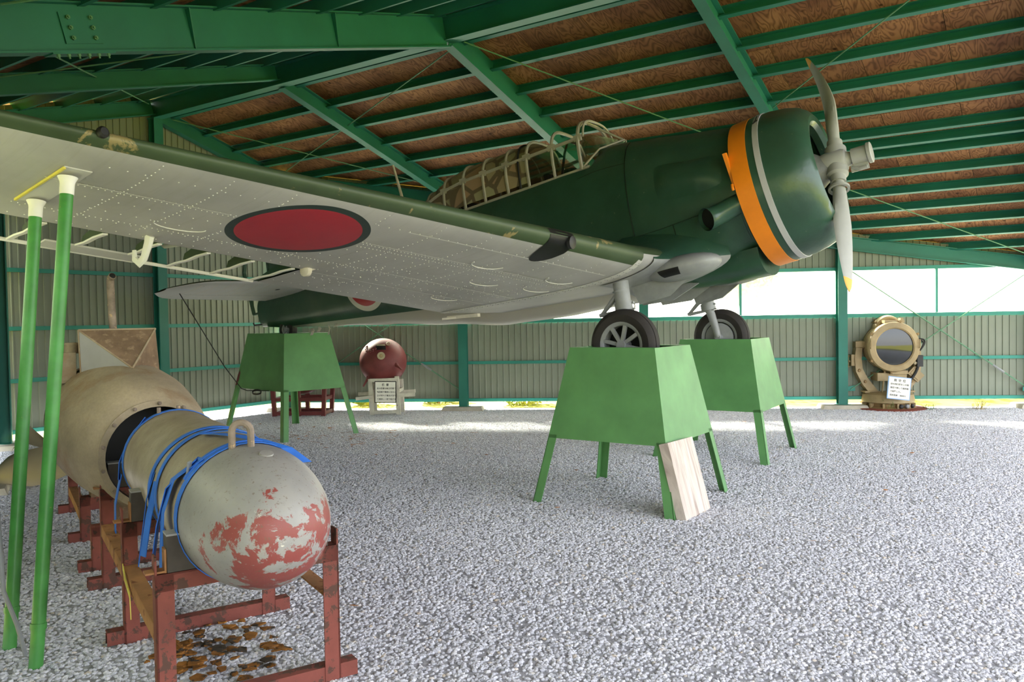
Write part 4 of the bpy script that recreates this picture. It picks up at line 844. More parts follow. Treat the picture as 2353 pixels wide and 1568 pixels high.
# weathered board leaning on the nearest stand
R = Matrix(((.577, .60, -.555), (.816, -.42, .395), (0, -.68, -.73))).to_4x4()
b0, b1, up_, nr = V(1.415, 6.60, 0), V(1.82, 7.16, 0), None, None
ed = (b1-b0).normalized(); lean = V(-ed.y, ed.x, 0)*.165+V(0, 0, .62); lean = lean.normalized(); nrm = ed.cross(lean)
mbv = [V(x, y, z) for z in (0, 1) for x, y in ((0, 0), (1, 0), (1, 1), (0, 1))]
mb = MB(); W_, Hh, T_ = .52, .66, .085
mb.hexa([V(0, 0, 0), V(0, W_, 0), V(0, W_, T_), V(0, 0, T_), V(Hh, .02, 0), V(Hh-.01, W_, 0), V(Hh-.01, W_, T_), V(Hh, .02, T_)])
o = mb.build('wooden_board', 'board_wood', label='thick weathered grey wooden board leaning against a green stand leg', cat='board', smooth=0)
Mx = Matrix((lean, ed, -nrm if False else lean.cross(ed))).transposed().to_4x4(); Mx.translation = b0+V(0, 0, .0); o.matrix_world = Mx
# ------------------------------------------------------------------ poles that carry the near wing
for top, foot, lab in ((PL(-2.62, -6.03, -.205), V(-2.4, 3.96, -.03), 'green pipe pole with white cap propping the wing, nearer the torpedo'), (PL(-3.06, -5.99, -.205), V(-2.68, 4.2, -.03), 'green pipe pole with white cap propping the wing, at the picture edge')):
    d = (foot-top).normalized(); mb = MB(); mb.tube([top+d*.06, foot], .033, 20); o = mb.build('support_pole', 'pole_green', label=lab, cat='pole', group='wing support poles')
    mb = MB(); mb.tube([top-d*.01, top+d*.015, top+d*.03, top+d*.085], [.05, .038, .036, .0355], 20); mb.build('pole_cap', 'white_paint', o)
    mb = MB(); mb.tube([foot-d*.22, foot-d*.25], .038, 12); mb.build('pole_clip', 'pole_green', o)
mb = MB(); mb.tube([V(-2.83, 4.3, 2.2), V(-2.78, 4.25, 1.2), V(-2.68, 4.15, .7), V(-2.62, 4.08, .35), V(-2.52, 4.02, .2), V(-2.5, 4.05, .03)], .011, 8); mb.build('grey_cord', 'cable_grey', label='grey electric cord hanging beside the support poles', cat='cord')
# ------------------------------------------------------------------ torpedo, hull section and cradles
TA = math.radians(-57.4); TO = V(-1.765, 4.48, 0); TM = Matrix.Rotation(TA, 4, 'Z'); TM.translation = TO
def TW(s, l, z): return TM @ V(s, l, z)
RZ, RR = .86, .305
tor = link('torpedo', None, label='grey torpedo with rounded scraped red nose strapped on the red cradle', cat='torpedo'); tor.matrix_world = TM
mb = MB(); mb.lathe([(.2, -.66), (.29, -.68), (RR, -.69), (RR, -.60), (RR, .33), (RR-.006, .335), (RR-.006, .345), (RR, .35), (RR, 1.06)], (0, 0, RZ), (1, 0, 0), 56, cap1=False); mb.build('torpedo_body', 'torpedo_paint', tor)
mb = MB(); mb.lathe([(RR, 1.05)]+[(RR*math.cos(a)**.8, 1.08+.555*math.sin(a)) for a in [PI/2*i/18 for i in range(18)]]+[(.004, 1.635)], (0, 0, RZ), (1, 0, 0), 64, cap0=False); mb.build('torpedo_nose', 'torpedo_paint', tor)
for x in (-.62, 1.0): mb = MB(); mb.lathe([(RR, x-.012), (RR+.004, x-.01), (RR+.004, x+.01), (RR, x+.012)], (0, 0, RZ), (1, 0, 0), 48, cap0=False, cap1=False); mb.build('body_hoop', 'torpedo_paint', tor)
mb = MB(); c = V(1.13, -.04, RZ+RR+.06); dx_ = V(.55, .83, 0); mb.tube([c-dx_*.042+V(0, 0, -.1)]+arc(c, .042, PI, 0, 12, dx_, V(0, 0, 1))+[c+dx_*.042+V(0, 0, -.1)], .0155, 10); mb.build('lifting_eye', 'pipe_rust', tor)
mb = MB(); mb.lathe([(.03, 0), (.028, .006), (.012, .008)], V(1.30, .02, RZ+.285), V(.35, 0, 1), 14); mb.build('nose_plug', 'torpedo_paint', tor)
mb = MB(); p = V(1.575, .09, RZ-.115); mb.lathe([(.025, 0), (.022, .004)], p, V(.75, .35, -.4), 12); mb.build('nose_patch', 'plate_rust', tor)
for x, l in ((-.66, .02), (-.62, -.1)): mb = MB(); mb.lathe([(.012, 0), (.012, .035)], V(x, l, RZ+RR-.01), (0, 0, 1), 8); mb.build('stud', 'pipe_rust', tor)
# straps
def ring(x, a0, a1, tilt=0, r=RR+.005, n=40, off=0):
    return [V(x+tilt*math.cos(a)+off*math.sin(a), -(r)*math.sin(a), RZ+r*math.cos(a)) for a in [a0+(a1-a0)*i/n for i in range(n+1)]]
def strap(lab, rings, tails, buckle=None):
    o = link('ratchet_strap', None, label=lab, cat='strap', group='blue webbing straps on the torpedo'); o.matrix_world = TM
    for x, a0, a1, t, w_, r in rings: mb = MB(); mb.ribbon(ring(x, a0, a1, t, r), V(1, 0, 0), w_, .004); mb.build('strap_band', 'strap_blue', o)
    for pts, wd, w_ in tails: mb = MB(); mb.ribbon(pts, wd, w_, .004); mb.build('strap_tail', 'strap_blue', o)
    if buckle: mb = MB(); mb.tube([buckle+V(-.02, 0, -.03), buckle+V(.02, 0, .03)], .006, 8); mb.tube([buckle+V(-.0, -.012, -.03), buckle+V(.04, -.012, .03)], .006, 8); mb.build('strap_ring', 'gear_grey', o)
L_ = -(RR+.012)
strap('blue strap around the torpedo next to the rounded nose', [(1.075, -.5, 5.75, 0, .05, RR+.006), (1.03, -.45, 1.0, .01, .03, RR+.009)],
      [([V(1.04, -.19, RZ+.255), V(.95, L_*.93, RZ+.16), V(.93, L_-.02, RZ+.02), V(.95, L_-.035, RZ-.2), V(.98, L_-.04, RZ-.45), V(1.0, L_-.03, RZ-.55)], [V(1, 0, 0), V(1, 0, .1), V(1, 0, 0), V(1, 0, 0), V(1, 0, 0), V(1, .3, 0)], .07),
       ([V(1.0, -.2, RZ+.25), V(.90, L_*.98, RZ+.12), V(.86, L_-.03, RZ-.05), V(.85, L_-.05, RZ-.2)], V(.9, -.3, 0), .08)], V(1.02, -.235, RZ+.215))
strap('doubled blue straps around the middle of the torpedo', [(.36, -1.2, 2.2, .05, .05, RR+.006), (.58, -.9, 2.3, -.06, .045, RR+.008), (.45, 2.1, 4.9, 0, .05, RR+.006)],
      [([V(.40, -.285, RZ+.11), V(.38, L_-.005, RZ-.02), V(.36, L_-.03, RZ-.22), V(.34, L_-.045, RZ-.36)], V(1, -.2, 0), .075), ([V(.52, -.295, RZ+.08), V(.46, L_-.01, RZ-.1), V(.42, L_-.035, RZ-.3)], V(.8, .3, 0), .05)])
strap('blue strap along the top of the torpedo by the lifting eye', [(1.0, -1.15, -.1, 0, .05, RR+.012)],
      [([V(.60, -.10, RZ+RR+.0), V(.75, -.05, RZ+RR+.012), V(.92, .0, RZ+RR+.016), V(1.05, .07, RZ+RR+.002), V(1.12, .16, RZ+RR-.03), V(1.15, .24, RZ+RR-.1)], V(.25, .9, 0), .05), ([V(.60, -.10, RZ+RR+.002), V(.66, .02, RZ+RR+.012), V(.74, .12, RZ+RR-.01)], V(.8, -.4, 0), .022)])
strap('blue strap at the cut end of the torpedo beside the hull opening', [(-.63, -1.1, 5.0, .01, .05, RR+.006)],
      [([V(-.66, -.17, RZ+.27), V(-.69, L_*.85, RZ+.13), V(-.71, L_-.0, RZ-.0), V(-.68, L_-.01, RZ-.1)], V(1, -.2, .2), .09), ([V(-.66, L_, RZ-.06), V(-.72, L_-.03, RZ-.25), V(-.76, L_-.03, RZ-.42), V(-.76, L_-.03, RZ-.5)], V(1, 0, 0), .07)])
# hull section with tower
hul = link('submarine_hull_section', None, label='rusty tan hull section with prow shaped tower and bent periscope pipe', cat='hull section'); hul.matrix_world = TM
HT = [(-.97, -.05, .845, .32), (-.985, -.055, .85, .36), (-1.08, -.085, .875, .40), (-1.25, -.12, .91, .44), (-1.5, -.15, .945, .472), (-1.8, -.17, .96, .484), (-2.15, -.17, .955, .482), (-2.4, -.17, .95, .46), (-2.62, -.17, .95, .40), (-2.72, -.17, .95, .33)]
mb = MB(); n = 64
vs = [V(s, l+r*math.cos(2*PI*j/n), z+r*math.sin(2*PI*j/n)) for s, l, z, r in HT for j in range(n)]; mb.add(vs, [(i*n+j, i*n+(j+1) % n, (i+1)*n+(j+1) % n, (i+1)*n+j) for i in range(len(HT)-1) for j in range(n)]+[tuple((len(HT)-1)*n+j for j in range(n))]); mb.build('hull_shell', 'hull_tan', hul, smooth=45)
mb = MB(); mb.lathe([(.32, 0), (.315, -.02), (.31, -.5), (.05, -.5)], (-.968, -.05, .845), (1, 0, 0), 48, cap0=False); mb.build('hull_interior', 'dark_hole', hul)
mb = MB(); mb.lathe([(.32, .0), (.362, .0), (.362, .014), (.32, .014)], (-.975, -.05, .845), (1, 0, 0), 48, closed=True); mb.build('hull_flange', 'hull_tan', hul)
for k in range(14):
    a = 2*PI*k/14+.2; mb = MB(); mb.lathe([(.013, 0), (.013, .014), (.007, .016), (.007, .024)], V(-.961, -.05+.342*math.cos(a), .845+.342*math.sin(a)), (1, 0, 0), 6); mb.build('flange_bolt', 'pipe_rust', hul, smooth=0)
mb = MB(); mb.lathe([(.44, 0), (.47, .0), (.47, .03), (.44, .03)], (-2.5, -.17, .95), (1, 0, 0), 48, closed=True); mb.build('rear_rim', 'tower_rust', hul)
tl, tr, ap, zt, zb = (-1.80, -.435), (-1.80, .075), (-1.44, -.135), 1.672, 1.22
mb = MB(); A, B_, C = V(tl[0], tl[1], zt), V(tr[0], tr[1], zt), V(ap[0], ap[1], 1.40)
D, E_, F_ = V(tl[0], tl[1]+.01, zb), V(tr[0], tr[1]+.03, zb), V(ap[0]-.0, ap[1], zb)
mb.add([A, D, F_, C], [(0, 1, 2, 3)], 0); mb.add([B_, C, F_, E_], [(0, 1, 2, 3)], 1); mb.add([A, C, B_], [(0, 1, 2)], 1)
G, H_, I_, J_ = V(-2.3, tl[1]+.03, zt), V(-2.3, tr[1]-.03, zt), V(-2.3, tl[1]+.04, zb), V(-2.3, tr[1], zb)
mb.add([A, G, I_, D], [(0, 1, 2, 3)], 1); mb.add([B_, E_, J_, H_], [(0, 1, 2, 3)], 1); mb.add([A, B_, H_, G], [(0, 1, 2, 3)], 1); mb.add([G, H_, J_, I_], [(0, 1, 2, 3)], 1); mb.add([D, I_, J_, E_, F_], [tuple(range(5))], 1)
tw_ = mb.build('conning_tower', ['hull_grey', 'tower_rust'], hul, smooth=0)
for a, b in ((A, B_), (A, C), (B_, C), (A, D)): mb = MB(); mb.tube([a, b], .007, 6); mb.build('weld_seam', 'hull_tan', tw_)
mb = MB(); mb.tube([V(-1.98, -.19, 1.66), V(-1.98, -.195, 1.80), V(-1.98, -.2, 2.0), V(-1.965, -.2, 2.05), V(-1.93, -.19, 2.07)], .027, 14); mb.build('periscope_pipe', 'pipe_rust', hul)
mb = MB(); mb.lathe([(.022, 0), (.018, .001)], V(-1.928, -.19, 2.071), V(.9, .15, .35), 14); mb.build('pipe_mouth', 'dark_hole', hul)
mb = MB(); mb.box((-2.0, -.50, 1.40), (.24, .1, .22)); mb.lathe([(.05, 0), (.05, .06), (.06, .06), (.06, .08)], (-2.0, -.47, 1.50), (0, 0, 1), 16); mb.build('side_hatch', 'hull_tan', hul, smooth=30)
# cradles of red angle steel
def cradle(lab, frames, ht, hw, rz, ear=True):
    o = link('steel_cradle', None, label=lab, cat='cradle', group='red steel cradles'); o.matrix_world = TM; w_ = .075
    for s in frames:
        for sg in (-1, 1):
            y = sg*hw; x0 = s-w_/2; mb = MB()
            mb.box((x0+w_-.004, y-sg*w_/2, ht/2), (.008, w_, ht)); mb.box((x0+w_/2, y-sg*.004, (ht+(.075 if ear else 0))/2), (w_, .008, ht+(.075 if ear else 0))); mb.build('post', 'cradle_red', o, smooth=0)
        mb = MB(); mb.box((s+w_/2-.004, 0, ht-w_/2), (.008, 2*hw, w_)); mb.box((s, 0, ht-.004), (w_, 2*hw-.016, .008)); mb.build('cross_beam', 'cradle_red', o, smooth=0)
        mb = MB(); mb.box((s+.03, 0, .045), (.008, 2*hw+.17, .07)); mb.box((s-.005, 0, .075), (.075, 2*hw+.17, .008)); mb.box((s-.04, 0, .03), (.008, 2*hw+.17, .06)); mb.build('foot_beam', 'cradle_red', o, smooth=0)
    for sg in (-1, 1):
        for a, b in zip(frames, frames[1:]):
            mb = MB(); lo, hi = min(a, b)+w_/2, max(a, b)-w_/2; mb.box(((lo+hi)/2, sg*(hw-.035), rz), (hi-lo, .07, .008)); mb.box(((lo+hi)/2, sg*(hw-.004), rz-.035), (hi-lo, .008, .07)); mb.build('side_rail', 'rust_brown', o, smooth=0)
    return o
cr1 = cradle('red angle steel cradle holding the torpedo', [1.06, 0, -1.06], .65, .40, .42)
cr2 = cradle('low red angle steel cradle under the hull section', [-2.42, -3.6], .36, .42, .24)
cr3 = cradle('low red steel frame behind the hull section', [-1.52], .32, .42, .2, False)
mb = MB(); mb.ribbon([V(.1, -.408, .44), V(.22, -.412, .40), V(.36, -.41, .36), V(.38, -.41, .26)], V(0, 0, 1), .03, .004); mb.build('yellow_tag', 'yellow_edge', cr1, smooth=0)
for s, lab in ((1.06, 'dark wedge block beside the torpedo nose on the cradle'), (0, 'dark wedge block under the middle of the torpedo'), (-1.06, 'dark wedge block at the cut end of the torpedo')):
    for sg in (-1, 1):
        o = link('wedge_block', None, label=lab if sg < 0 else lab+', far side', cat='block', group='wedge blocks under the torpedo'); o.matrix_world = TM
        mb = MB(); y = sg*.255; mb.box((s-.005, y, .73), (.085, .19, .155)); mb.build('block_body', 'block_dark', o, smooth=0); mb = MB(); mb.box((s-.005, y, .811), (.087, .192, .008)); mb.build('lit_block_top', 'hull_grey', o, smooth=0)  # thin pale sheet paints the light falling on the dark block's top
        if sg < 0: mb = MB(); mb.box((s-.005, y-.1, .70), (.06, .008, .1)); mb.box((s-.005, y-.06-.08, .656), (.06, .08, .008)); mb.build('block_bracket', 'rust_brown', o, smooth=0)
mb = MB(); mb.box((-2.40, -.17, .42), (.05, .34, .14)); mb.box((-2.44, -.34, .45), (.1, .012, .2)); o = mb.build('saddle_plate', 'tower_rust', label='brown saddle plate under the hull section', cat='plate', smooth=0); o.matrix_world = TM
mb = MB(); mb.box((-1.55, -.16, .40), (.1, .3, .16)); o = mb.build('saddle_block', 'tower_rust', label='brown saddle block under the front of the hull section', cat='block', smooth=0); o.matrix_world = TM
# cream sheet metal tail shroud lying beyond the poles
mb = MB()
def sheet(lo, hi, bulge, n=14):
    def cur(P, t): x = t*(len(P)-1); k = min(int(x), len(P)-2); return Vector(P[k]).lerp(Vector(P[k+1]), x-k)
    for off in (0, .006): mb.grid(lambda i, j: cur(lo, j).lerp(cur(hi, j), i)+V(-.25, -.97, .1)*bulge*math.sin(PI*i)*(1-.6*j)+V(0, off, 0), 8, n)
sheet([(-5.36, 8.36, .06), (-5.28, 8.32, .07), (-5.0, 8.28, .05), (-4.82, 8.3, .08), (-4.62, 8.36, .17)], [(-5.36, 8.5, .33), (-5.28, 8.5, .37), (-5.0, 8.5, .43), (-4.82, 8.47, .38), (-4.61, 8.42, .27)], .10)
sheet([(-5.45, 8.7, .36), (-5.42, 8.7, .40), (-5.3, 8.7, .44), (-5.05, 8.66, .38), (-4.60, 8.44, .24)], [(-5.45, 8.78, .62), (-5.42, 8.78, .66), (-5.3, 8.8, .61), (-5.05, 8.72, .44), (-4.58, 8.44, .26)], -.08)
mb.build('tail_shroud', 'cream_plate', label='cream curved sheet metal shroud lying behind the green poles', cat='shroud', smooth=60)
# rusty crust on the gravel under the torpedo
mb = MB()
for k in range(90):
    a, r = random.uniform(0, 6.28), random.random()**.6*.34; p = TW(.45+r*math.cos(a)*1.25, -.02+r*math.sin(a), random.uniform(.012, .035)); q = random.uniform(.02, .06)
    P = [p+V(math.cos(t+a)*q*random.uniform(.6, 1), math.sin(t+a)*q*random.uniform(.4, .8), random.uniform(-.006, .006)) for t in (0, 1.2, 2.5, 3.8, 5)]; mb.plate(P, .008, (0, 0, 1))
paint('rust_crust', '#8a5a22', .9, .35, 12, chip='#3b3228', chip_at=.55, chip_scale=8); mb.build('rust_debris', 'rust_crust', kind='stuff', label='orange rusty flakes on the gravel under the torpedo', cat='rust flakes', smooth=0)
# ------------------------------------------------------------------ naval mine, its white rack and sign
def mine(c, r, lab, hatch=True):
    e = link('naval_mine', None, label=lab, cat='mine', group='round naval mines', loc=c)
    mb = MB(); mb.grid(lambda i, j: V(r*math.sin(PI*i)*math.cos(2*PI*j), r*math.sin(PI*i)*math.sin(2*PI*j), r*.985*math.cos(PI*i)), 24, 40, wrap=True); mb.build('mine_shell', 'mine_red', e, smooth=60)
    def sp(az, el, k=1.0): return V(math.cos(el)*math.sin(az), -math.cos(el)*math.cos(az), math.sin(el))*r*k
    for az, el in ((.75, -.12), (-.85, -.72), (2.6, .0), (-2.4, .1)):
        d = sp(az, el).normalized(); d = (d+V(0, 0, -.35)).normalized(); p = sp(az, el, .96); mb = MB(); mb.tube([p, p+d*.04, p+d*.2], [.05, .024, .014], 10); mb.build('mine_horn', 'mine_red', e)
    if hatch:
        mb = MB(); mb.grid(lambda i, j: sp(-.05+.52*(i-.5)+.1, .70+.30*(j-.5), 1.006), 8, 6); mb.build('hatch_opening', 'dark_hole', e)
        mb = MB(); mb.grid(lambda i, j: sp(-.05+.50*(i-.5)+.1, .80+.10*(j-.5), 1.010), 8, 3); mb.build('hatch_lip', 'cream_plate', e)
        mb = MB(); mb.lathe([(.055, -.01), (.07, .0), (.07, .012), (.05, .014), (.03, .004)], sp(.08, .28), sp(.08, .28), 20); mb.build('porthole', 'cream_plate', e)
        mb = MB(); mb.lathe([(.03, .0), (.028, .02), (.01, .024)], sp(.08, .28), sp(.08, .28), 12); mb.build('porthole_plug', 'tan', e)
        mb = MB(); q = sp(.5, .85, 1.02); mb.tube(arc(q, .03, 0, 2*PI, 12, V(1, 0, 0), V(0, .5, .8)), .01, 6); mb.build('shackle', 'cream_plate', e)
        for k in range(7): a = .2+k*.22; mb = MB(); mb.lathe([(.028, 0), (.022, .012), (.008, .014)], sp(-.95+.12*k, .72-.14*k+.02*k*k), sp(-.95+.12*k, .72-.14*k+.02*k*k), 10); mb.build('shell_boss', 'mine_red', e)
    return e
mine((-2.37, 14.75, .96), .43, 'dark red round naval mine with horns on the white wooden rack')
rk = link('wooden_rack', None, label='white painted wooden rack holding the round mine and its sign', cat='rack', loc=(-2.3, 14.62, 0))
for x, y, h, tl_ in ((-.245, -.14, .66, .0), (.235, -.14, .70, .02), (-.26, .28, .62, 0), (.25, .28, .62, 0)):
    mb = MB(); mb.bar(V(x, y, -.01), V(x-.02, y, h), .075, .06, up=(0, 1, 0)); mb.build('post', 'white_wood', rk, smooth=0)
for (a, b) in ((V(-.52, -.19, .31), V(-.22, -.19, .34)), (V(.22, -.19, .36), V(.54, -.19, .37)), (V(-.27, -.175, .635), V(.25, -.175, .645)), (V(-.22, -.14, .05), V(.25, -.14, .07)), (V(-.55, .2, .36), V(.5, .2, .40)), (V(-.26, -.14, .42), V(-.27, .3, .42)), (V(.24, -.14, .44), V(.25, .3, .44))):
    mb = MB(); mb.bar(a, b, .05, .06); mb.build('rail', 'white_wood', rk, smooth=0)
def sign(loc, rot, wd, ht, border, lines, lab, title, ink='ink'):
    e = link('information_sign', None, label=lab, cat='sign', loc=loc, rot=rot)            # faces local -y
    mb = MB(); mb.box((0, 0, 0), (wd, .012, ht)); mb.build('sign_border', border, e, smooth=0)
    mb = MB(); mb.box((0, -.004, 0), (wd*.93, .012, ht*.93)); mb.build('sign_board', 'sign_white', e, smooth=0)
    for txt, x, z, sz in [(title, 0, ht*.33, ht*.125)]+[(t, -wd*.39, ht*.33-ht*.165*(i+1), ht*.088) for i, t in enumerate(lines)]:
        cu = bpy.data.curves.new('lettering', 'FONT'); cu.body = txt; cu.size = sz; cu.align_x = 'CENTER' if z == ht*.33 else 'LEFT'; cu.align_y = 'CENTER'; cu.extrude = .0006; cu.offset = sz*.012; cu.materials.append(M[ink])
        o = link('lettering', cu, e, loc=(x, -.0108, z), rot=(PI/2, 0, 0))
    return e
sign((-2.285, 14.41, .425), (0, math.radians(1), math.radians(-2)), .39, .39, 'ink', ['此の機雷は触角機雷で', '輸送船や艦船に当ると', '角が折れて電流が流れ', 'て爆発し一発で船が沈', 'んだ。'], 'white sign with black border and Japanese text below the round mine', '機  雷')
# second mine on its red frame behind the tail stand
mine((-3.84, 14.75, .80), .42, 'dark red round mine mostly hidden behind the tail stand', False)
fr = link('mine_frame', None, label='red steel frame under the mine behind the tail stand', cat='frame', loc=(-3.84, 14.6, 0), rot=(0, 0, math.radians(-3)))
for x in (-.46, .43, -.02):
    for y in (-.12, .42): mb = MB(); mb.bar(V(x, y, 0), V(x+(.03 if x > 0 else -.03 if x < -.1 else 0), y, .56 if abs(x) > .1 else .5), .07, .07, up=(0, 1, 0)); mb.build('post', 'mine_red', fr, smooth=0)
for z in (.06, .31): 
    for y in (-.12, .42): mb = MB(); mb.bar(V(-.46, y, z), V(.43, y, z), .06, .065); mb.build('rail', 'mine_red', fr, smooth=0)
for x in (-.46, .43):
    for z in (.06, .31): mb = MB(); mb.bar(V(x, -.09, z), V(x, .39, z), .06, .06); mb.build('rail', 'mine_red', fr, smooth=0)
# ------------------------------------------------------------------ searchlight
sl = link('searchlight', None, label='tan military searchlight on a yoke mount beside the steel column', cat='searchlight', loc=(6.66, 14.28, 0), rot=(0, 0, math.radians(-93)))
dz = 1.10
mb = MB(); mb.lathe([(.05, -.52), (.2, -.50), (.33, -.44), (.385, -.36), (.40, -.30), (.40, .22)], (0, 0, dz), (1, 0, 0), 48, cap1=False); drum = mb.build('drum', 'tan', sl)
mb = MB(); mb.lathe([(.385, .2), (.43, .2), (.438, .24), (.438, .29), (.425, .315), (.34, .325), (.318, .31), (.318, .27), (.385, .26)], (0, 0, dz), (1, 0, 0), 56, closed=True); mb.build('front_ring', 'tan', sl)
mb = MB(); mb.grid(lambda i, j: V(.295+.02*(1-i*i), .318*i*math.cos(2*PI*j), dz+.318*i*math.sin(2*PI*j)), 8, 40, wrap=True); mb.build('lens', 'lens_glass', sl, smooth=60)
mb = MB(); mb.grid(lambda i, j: V(-.28+.2*i*i, .38*i*math.cos(2*PI*j), dz+.38*i*math.sin(2*PI*j)), 8, 40, wrap=True); mb.build('reflector', 'mirror', sl, smooth=60)
for x in (-.28, -.05, .12): mb = MB(); mb.lathe([(.40, x-.02), (.408, x-.02), (.408, x+.02), (.40, x+.02)], (0, 0, dz), (1, 0, 0), 48, closed=True); mb.build('drum_hoop', 'tan', drum)
mb = MB(); mb.tube(arc(V(-.02, 0, dz+.3), .20, 0, PI, 16, V(0, 1, 0), V(0, 0, 1)), .055, 10, flat=2.2, up=(1, 0, 0)); mb.box((.2, .02, dz+.44), (.12, .34, .05)); mb.box((.2, .15, dz+.47), (.1, .05, .06)); mb.build('vent_hood', 'tan', sl, smooth=35)
for x, y, z in ((-.2, -.22, .36), (-.02, -.20, .37), (-.3, -.16, .38)):
    mb = MB(); mb.box((x, y, dz+z), (.05, .05, .12)); mb.box((x, y-.02, dz+z+.06), (.16, .03, .02)); mb.tube([V(x-.05, y, dz+z+.07), V(x-.05, y, dz+z+.12)], .012, 6); mb.build('sight_bracket', 'tan_dark', sl, smooth=0)
for k, a in enumerate((.5, 1.35, 2.6, 3.7, 4.6, 5.6)):                      # star knobs around the ring
    p = V(.30, .452*math.cos(a), dz+.452*math.sin(a)); mb = MB(); mb.tube([p-V(.09, 0, 0), p], .011, 6)
    for j in range(5): b_ = j*1.2566; mb.tube([p, p+V(.0, .03*math.cos(b_), .03*math.sin(b_))], [.012, .007], 6)
    mb.build('ring_knob', 'cream_plate' if k == 5 else 'tan_dark', sl)
for y in (-.405, .405):
    mb = MB(); mb.box((.22, y*1.03, dz+.05), (.02, .03, .16)); mb.tube([V(.33, y*1.02, dz-.02), V(.35, y*1.02, dz-.02), V(.35, y*1.02, dz+.12), V(.33, y*1.02, dz+.12)], .01, 6); mb.build('ring_hinge', 'tan', sl, smooth=0)
for sg in (-1, 1):                                                       # yoke arms
    P = [V(-.05, sg*.50, dz-.02), V(-.05, sg*.52, dz-.22), V(-.05, sg*.50, dz-.42), V(-.04, sg*.40, dz-.62), V(-.02, sg*.25, dz-.82), V(0, sg*.16, dz-.9)]
    mb = MB(); n = len(P); vs = []
    for i, p in enumerate(P):
        t = (P[min(i+1, n-1)]-P[max(i-1, 0)]).normalized(); s_ = V(1, 0, 0); u = t.cross(s_).normalized(); hw, hh = .085, .055+.025*(i/n)
        vs += [p+s_*hw+u*hh, p-s_*hw+u*hh, p-s_*hw-u*hh, p+s_*hw-u*hh]
    mb.add(vs, [(i*4+j, i*4+(j+1) % 4, (i+1)*4+(j+1) % 4, (i+1)*4+j) for i in range(n-1) for j in range(4)]+[(3, 2, 1, 0), tuple(range(4*n-4, 4*n))]); arm = mb.build('yoke_arm', 'tan', sl, smooth=30)
    mb = MB(); mb.lathe([(.05, -.1), (.075, -.08), (.075, .05), (.05, .07)], (-.05, sg*.47, dz+.03), (0, sg, 0), 20); mb.box((-.05, sg*.50, dz+.04), (.16, .12, .10)); mb.build('trunnion', 'tan', sl, smooth=30)
    mb = MB(); mb.box((.0, sg*.30, .30), (.22, .26, .03)); mb.plate([V(.1, sg*.18, .30), V(.1, sg*.38, .30), V(.1, sg*.2, .14)], .015); mb.build('arm_bracket', 'tan', sl, smooth=0)
    for q, r_ in ((P[2], .03), (P[3], .03)): mb = MB(); mb.lathe([(r_, 0), (r_*.8, .02)], q+V(.085, 0, 0), (1, 0, 0), 10); mb.build('arm_boss', 'tan_dark', arm)
mb = MB(); mb.tube(arc(V(-.05, -.66, dz-.26), .10, 0, 2*PI, 24, V(.35, -.3, 0).normalized(), V(0, 0, 1)), .011, 8); mb.tube([V(-.05, -.66, dz-.26), V(-.05, -.55, dz-.26)], .02, 8); mb.tube([V(-.05, -.66, dz-.36), V(-.05, -.66, dz-.16)], .008, 6); mb.box((-.05, -.60, dz-.24), (.12, .06, .2)); mb.build('hand_wheel', 'tan', sl, smooth=30)
mb = MB(); mb.box((.06, .46, dz-.5), (.05, .24, .17), Matrix.Rotation(-.75, 3, 'X')); mb.box((.088, .46, dz-.5), (.012, .18, .11), Matrix.Rotation(-.75, 3, 'X')); mb.build('junction_box', 'tan', sl, smooth=0)
mb = MB(); mb.box((.12, .50, dz-.26), (.08, .1, .2)); mb.build('switch_box', 'black_metal', sl, smooth=0)
for k in range(2): mb = MB(); mb.tube(bez(V(.1, .45, dz+.12-.03*k), V(.1, .72-.05*k, dz+.16-.03*k), V(.1, .52, dz-.08), 12), .014, 8); mb.build('power_cable', 'cable_black', sl)
mb = MB(); mb.tube(bez(V(.1, .5, dz-.3), V(.1, .46, dz-.55), V(.1, .2, dz-.72), 12), .025, 8); mb.build('power_cable', 'cable_black', sl)
mb = MB(); mb.box((.0, 0, dz-.53), (.4, .5, .14)); mb.box((.1, .1, dz-.45), (.3, .3, .06)); mb.build('gear_box', 'tan', sl, smooth=0)
mb = MB(); mb.tube([V(.16, -.16, .28), V(.18, -.11, dz-.36)], .016, 8); mb.lathe([(.06, 0), (.05, .1)], V(.19, -.1, dz-.42), (0, 0, 1), 14); mb.build('elevation_rod', 'tan', sl)
mb = MB(); mb.lathe([(.36, .30), (.42, .26), (.44, .16), (.44, .125), (.40, .12)], (0, 0, 0), (0, 0, 1), 48); mb.build('turntable', 'tan', sl, smooth=35)
mb = MB(); mb.lathe([(.36, .12), (.38, .06), (.46, .03), (.46, .02)], (0, 0, 0), (0, 0, 1), 40); mb.build('pedestal', 'tan_dark', sl, smooth=35)
for k in range(12): a = 2*PI*k/12; mb = MB(); mb.box((.40*math.cos(a), .40*math.sin(a), .07), (.1, .03, .09), Matrix.Rotation(a, 3, 'Z')); mb.build('pedestal_rib', 'tan', sl, smooth=0)
for k, a in enumerate((.1, .35, .62)): mb = MB(); mb.lathe([(.035, 0), (.035, .05), (.02, .06)], V(.43*math.cos(a), .43*math.sin(a), .075), (math.cos(a), math.sin(a), 0), 10); mb.build('connector', 'black_metal' if k != 1 else 'gear_grey', sl)
mb = MB(); mb.lathe([(.62, -.02), (.63, .02), (.60, .03)], (0, 0, 0), (0, 0, 1), 24); mb.build('base_plate', 'plate_rust', sl, smooth=30)
sign((6.60, 13.73, .40), (math.radians(-4), math.radians(7), math.radians(-3)), .385, .385, 'sign_blue', ['敵の飛行機をこの探', '照燈で照して高射砲', 'で射撃した。', '照射距離　8000ｍ'], 'white sign with blue border and Japanese text before the searchlight', '照  空  燈')
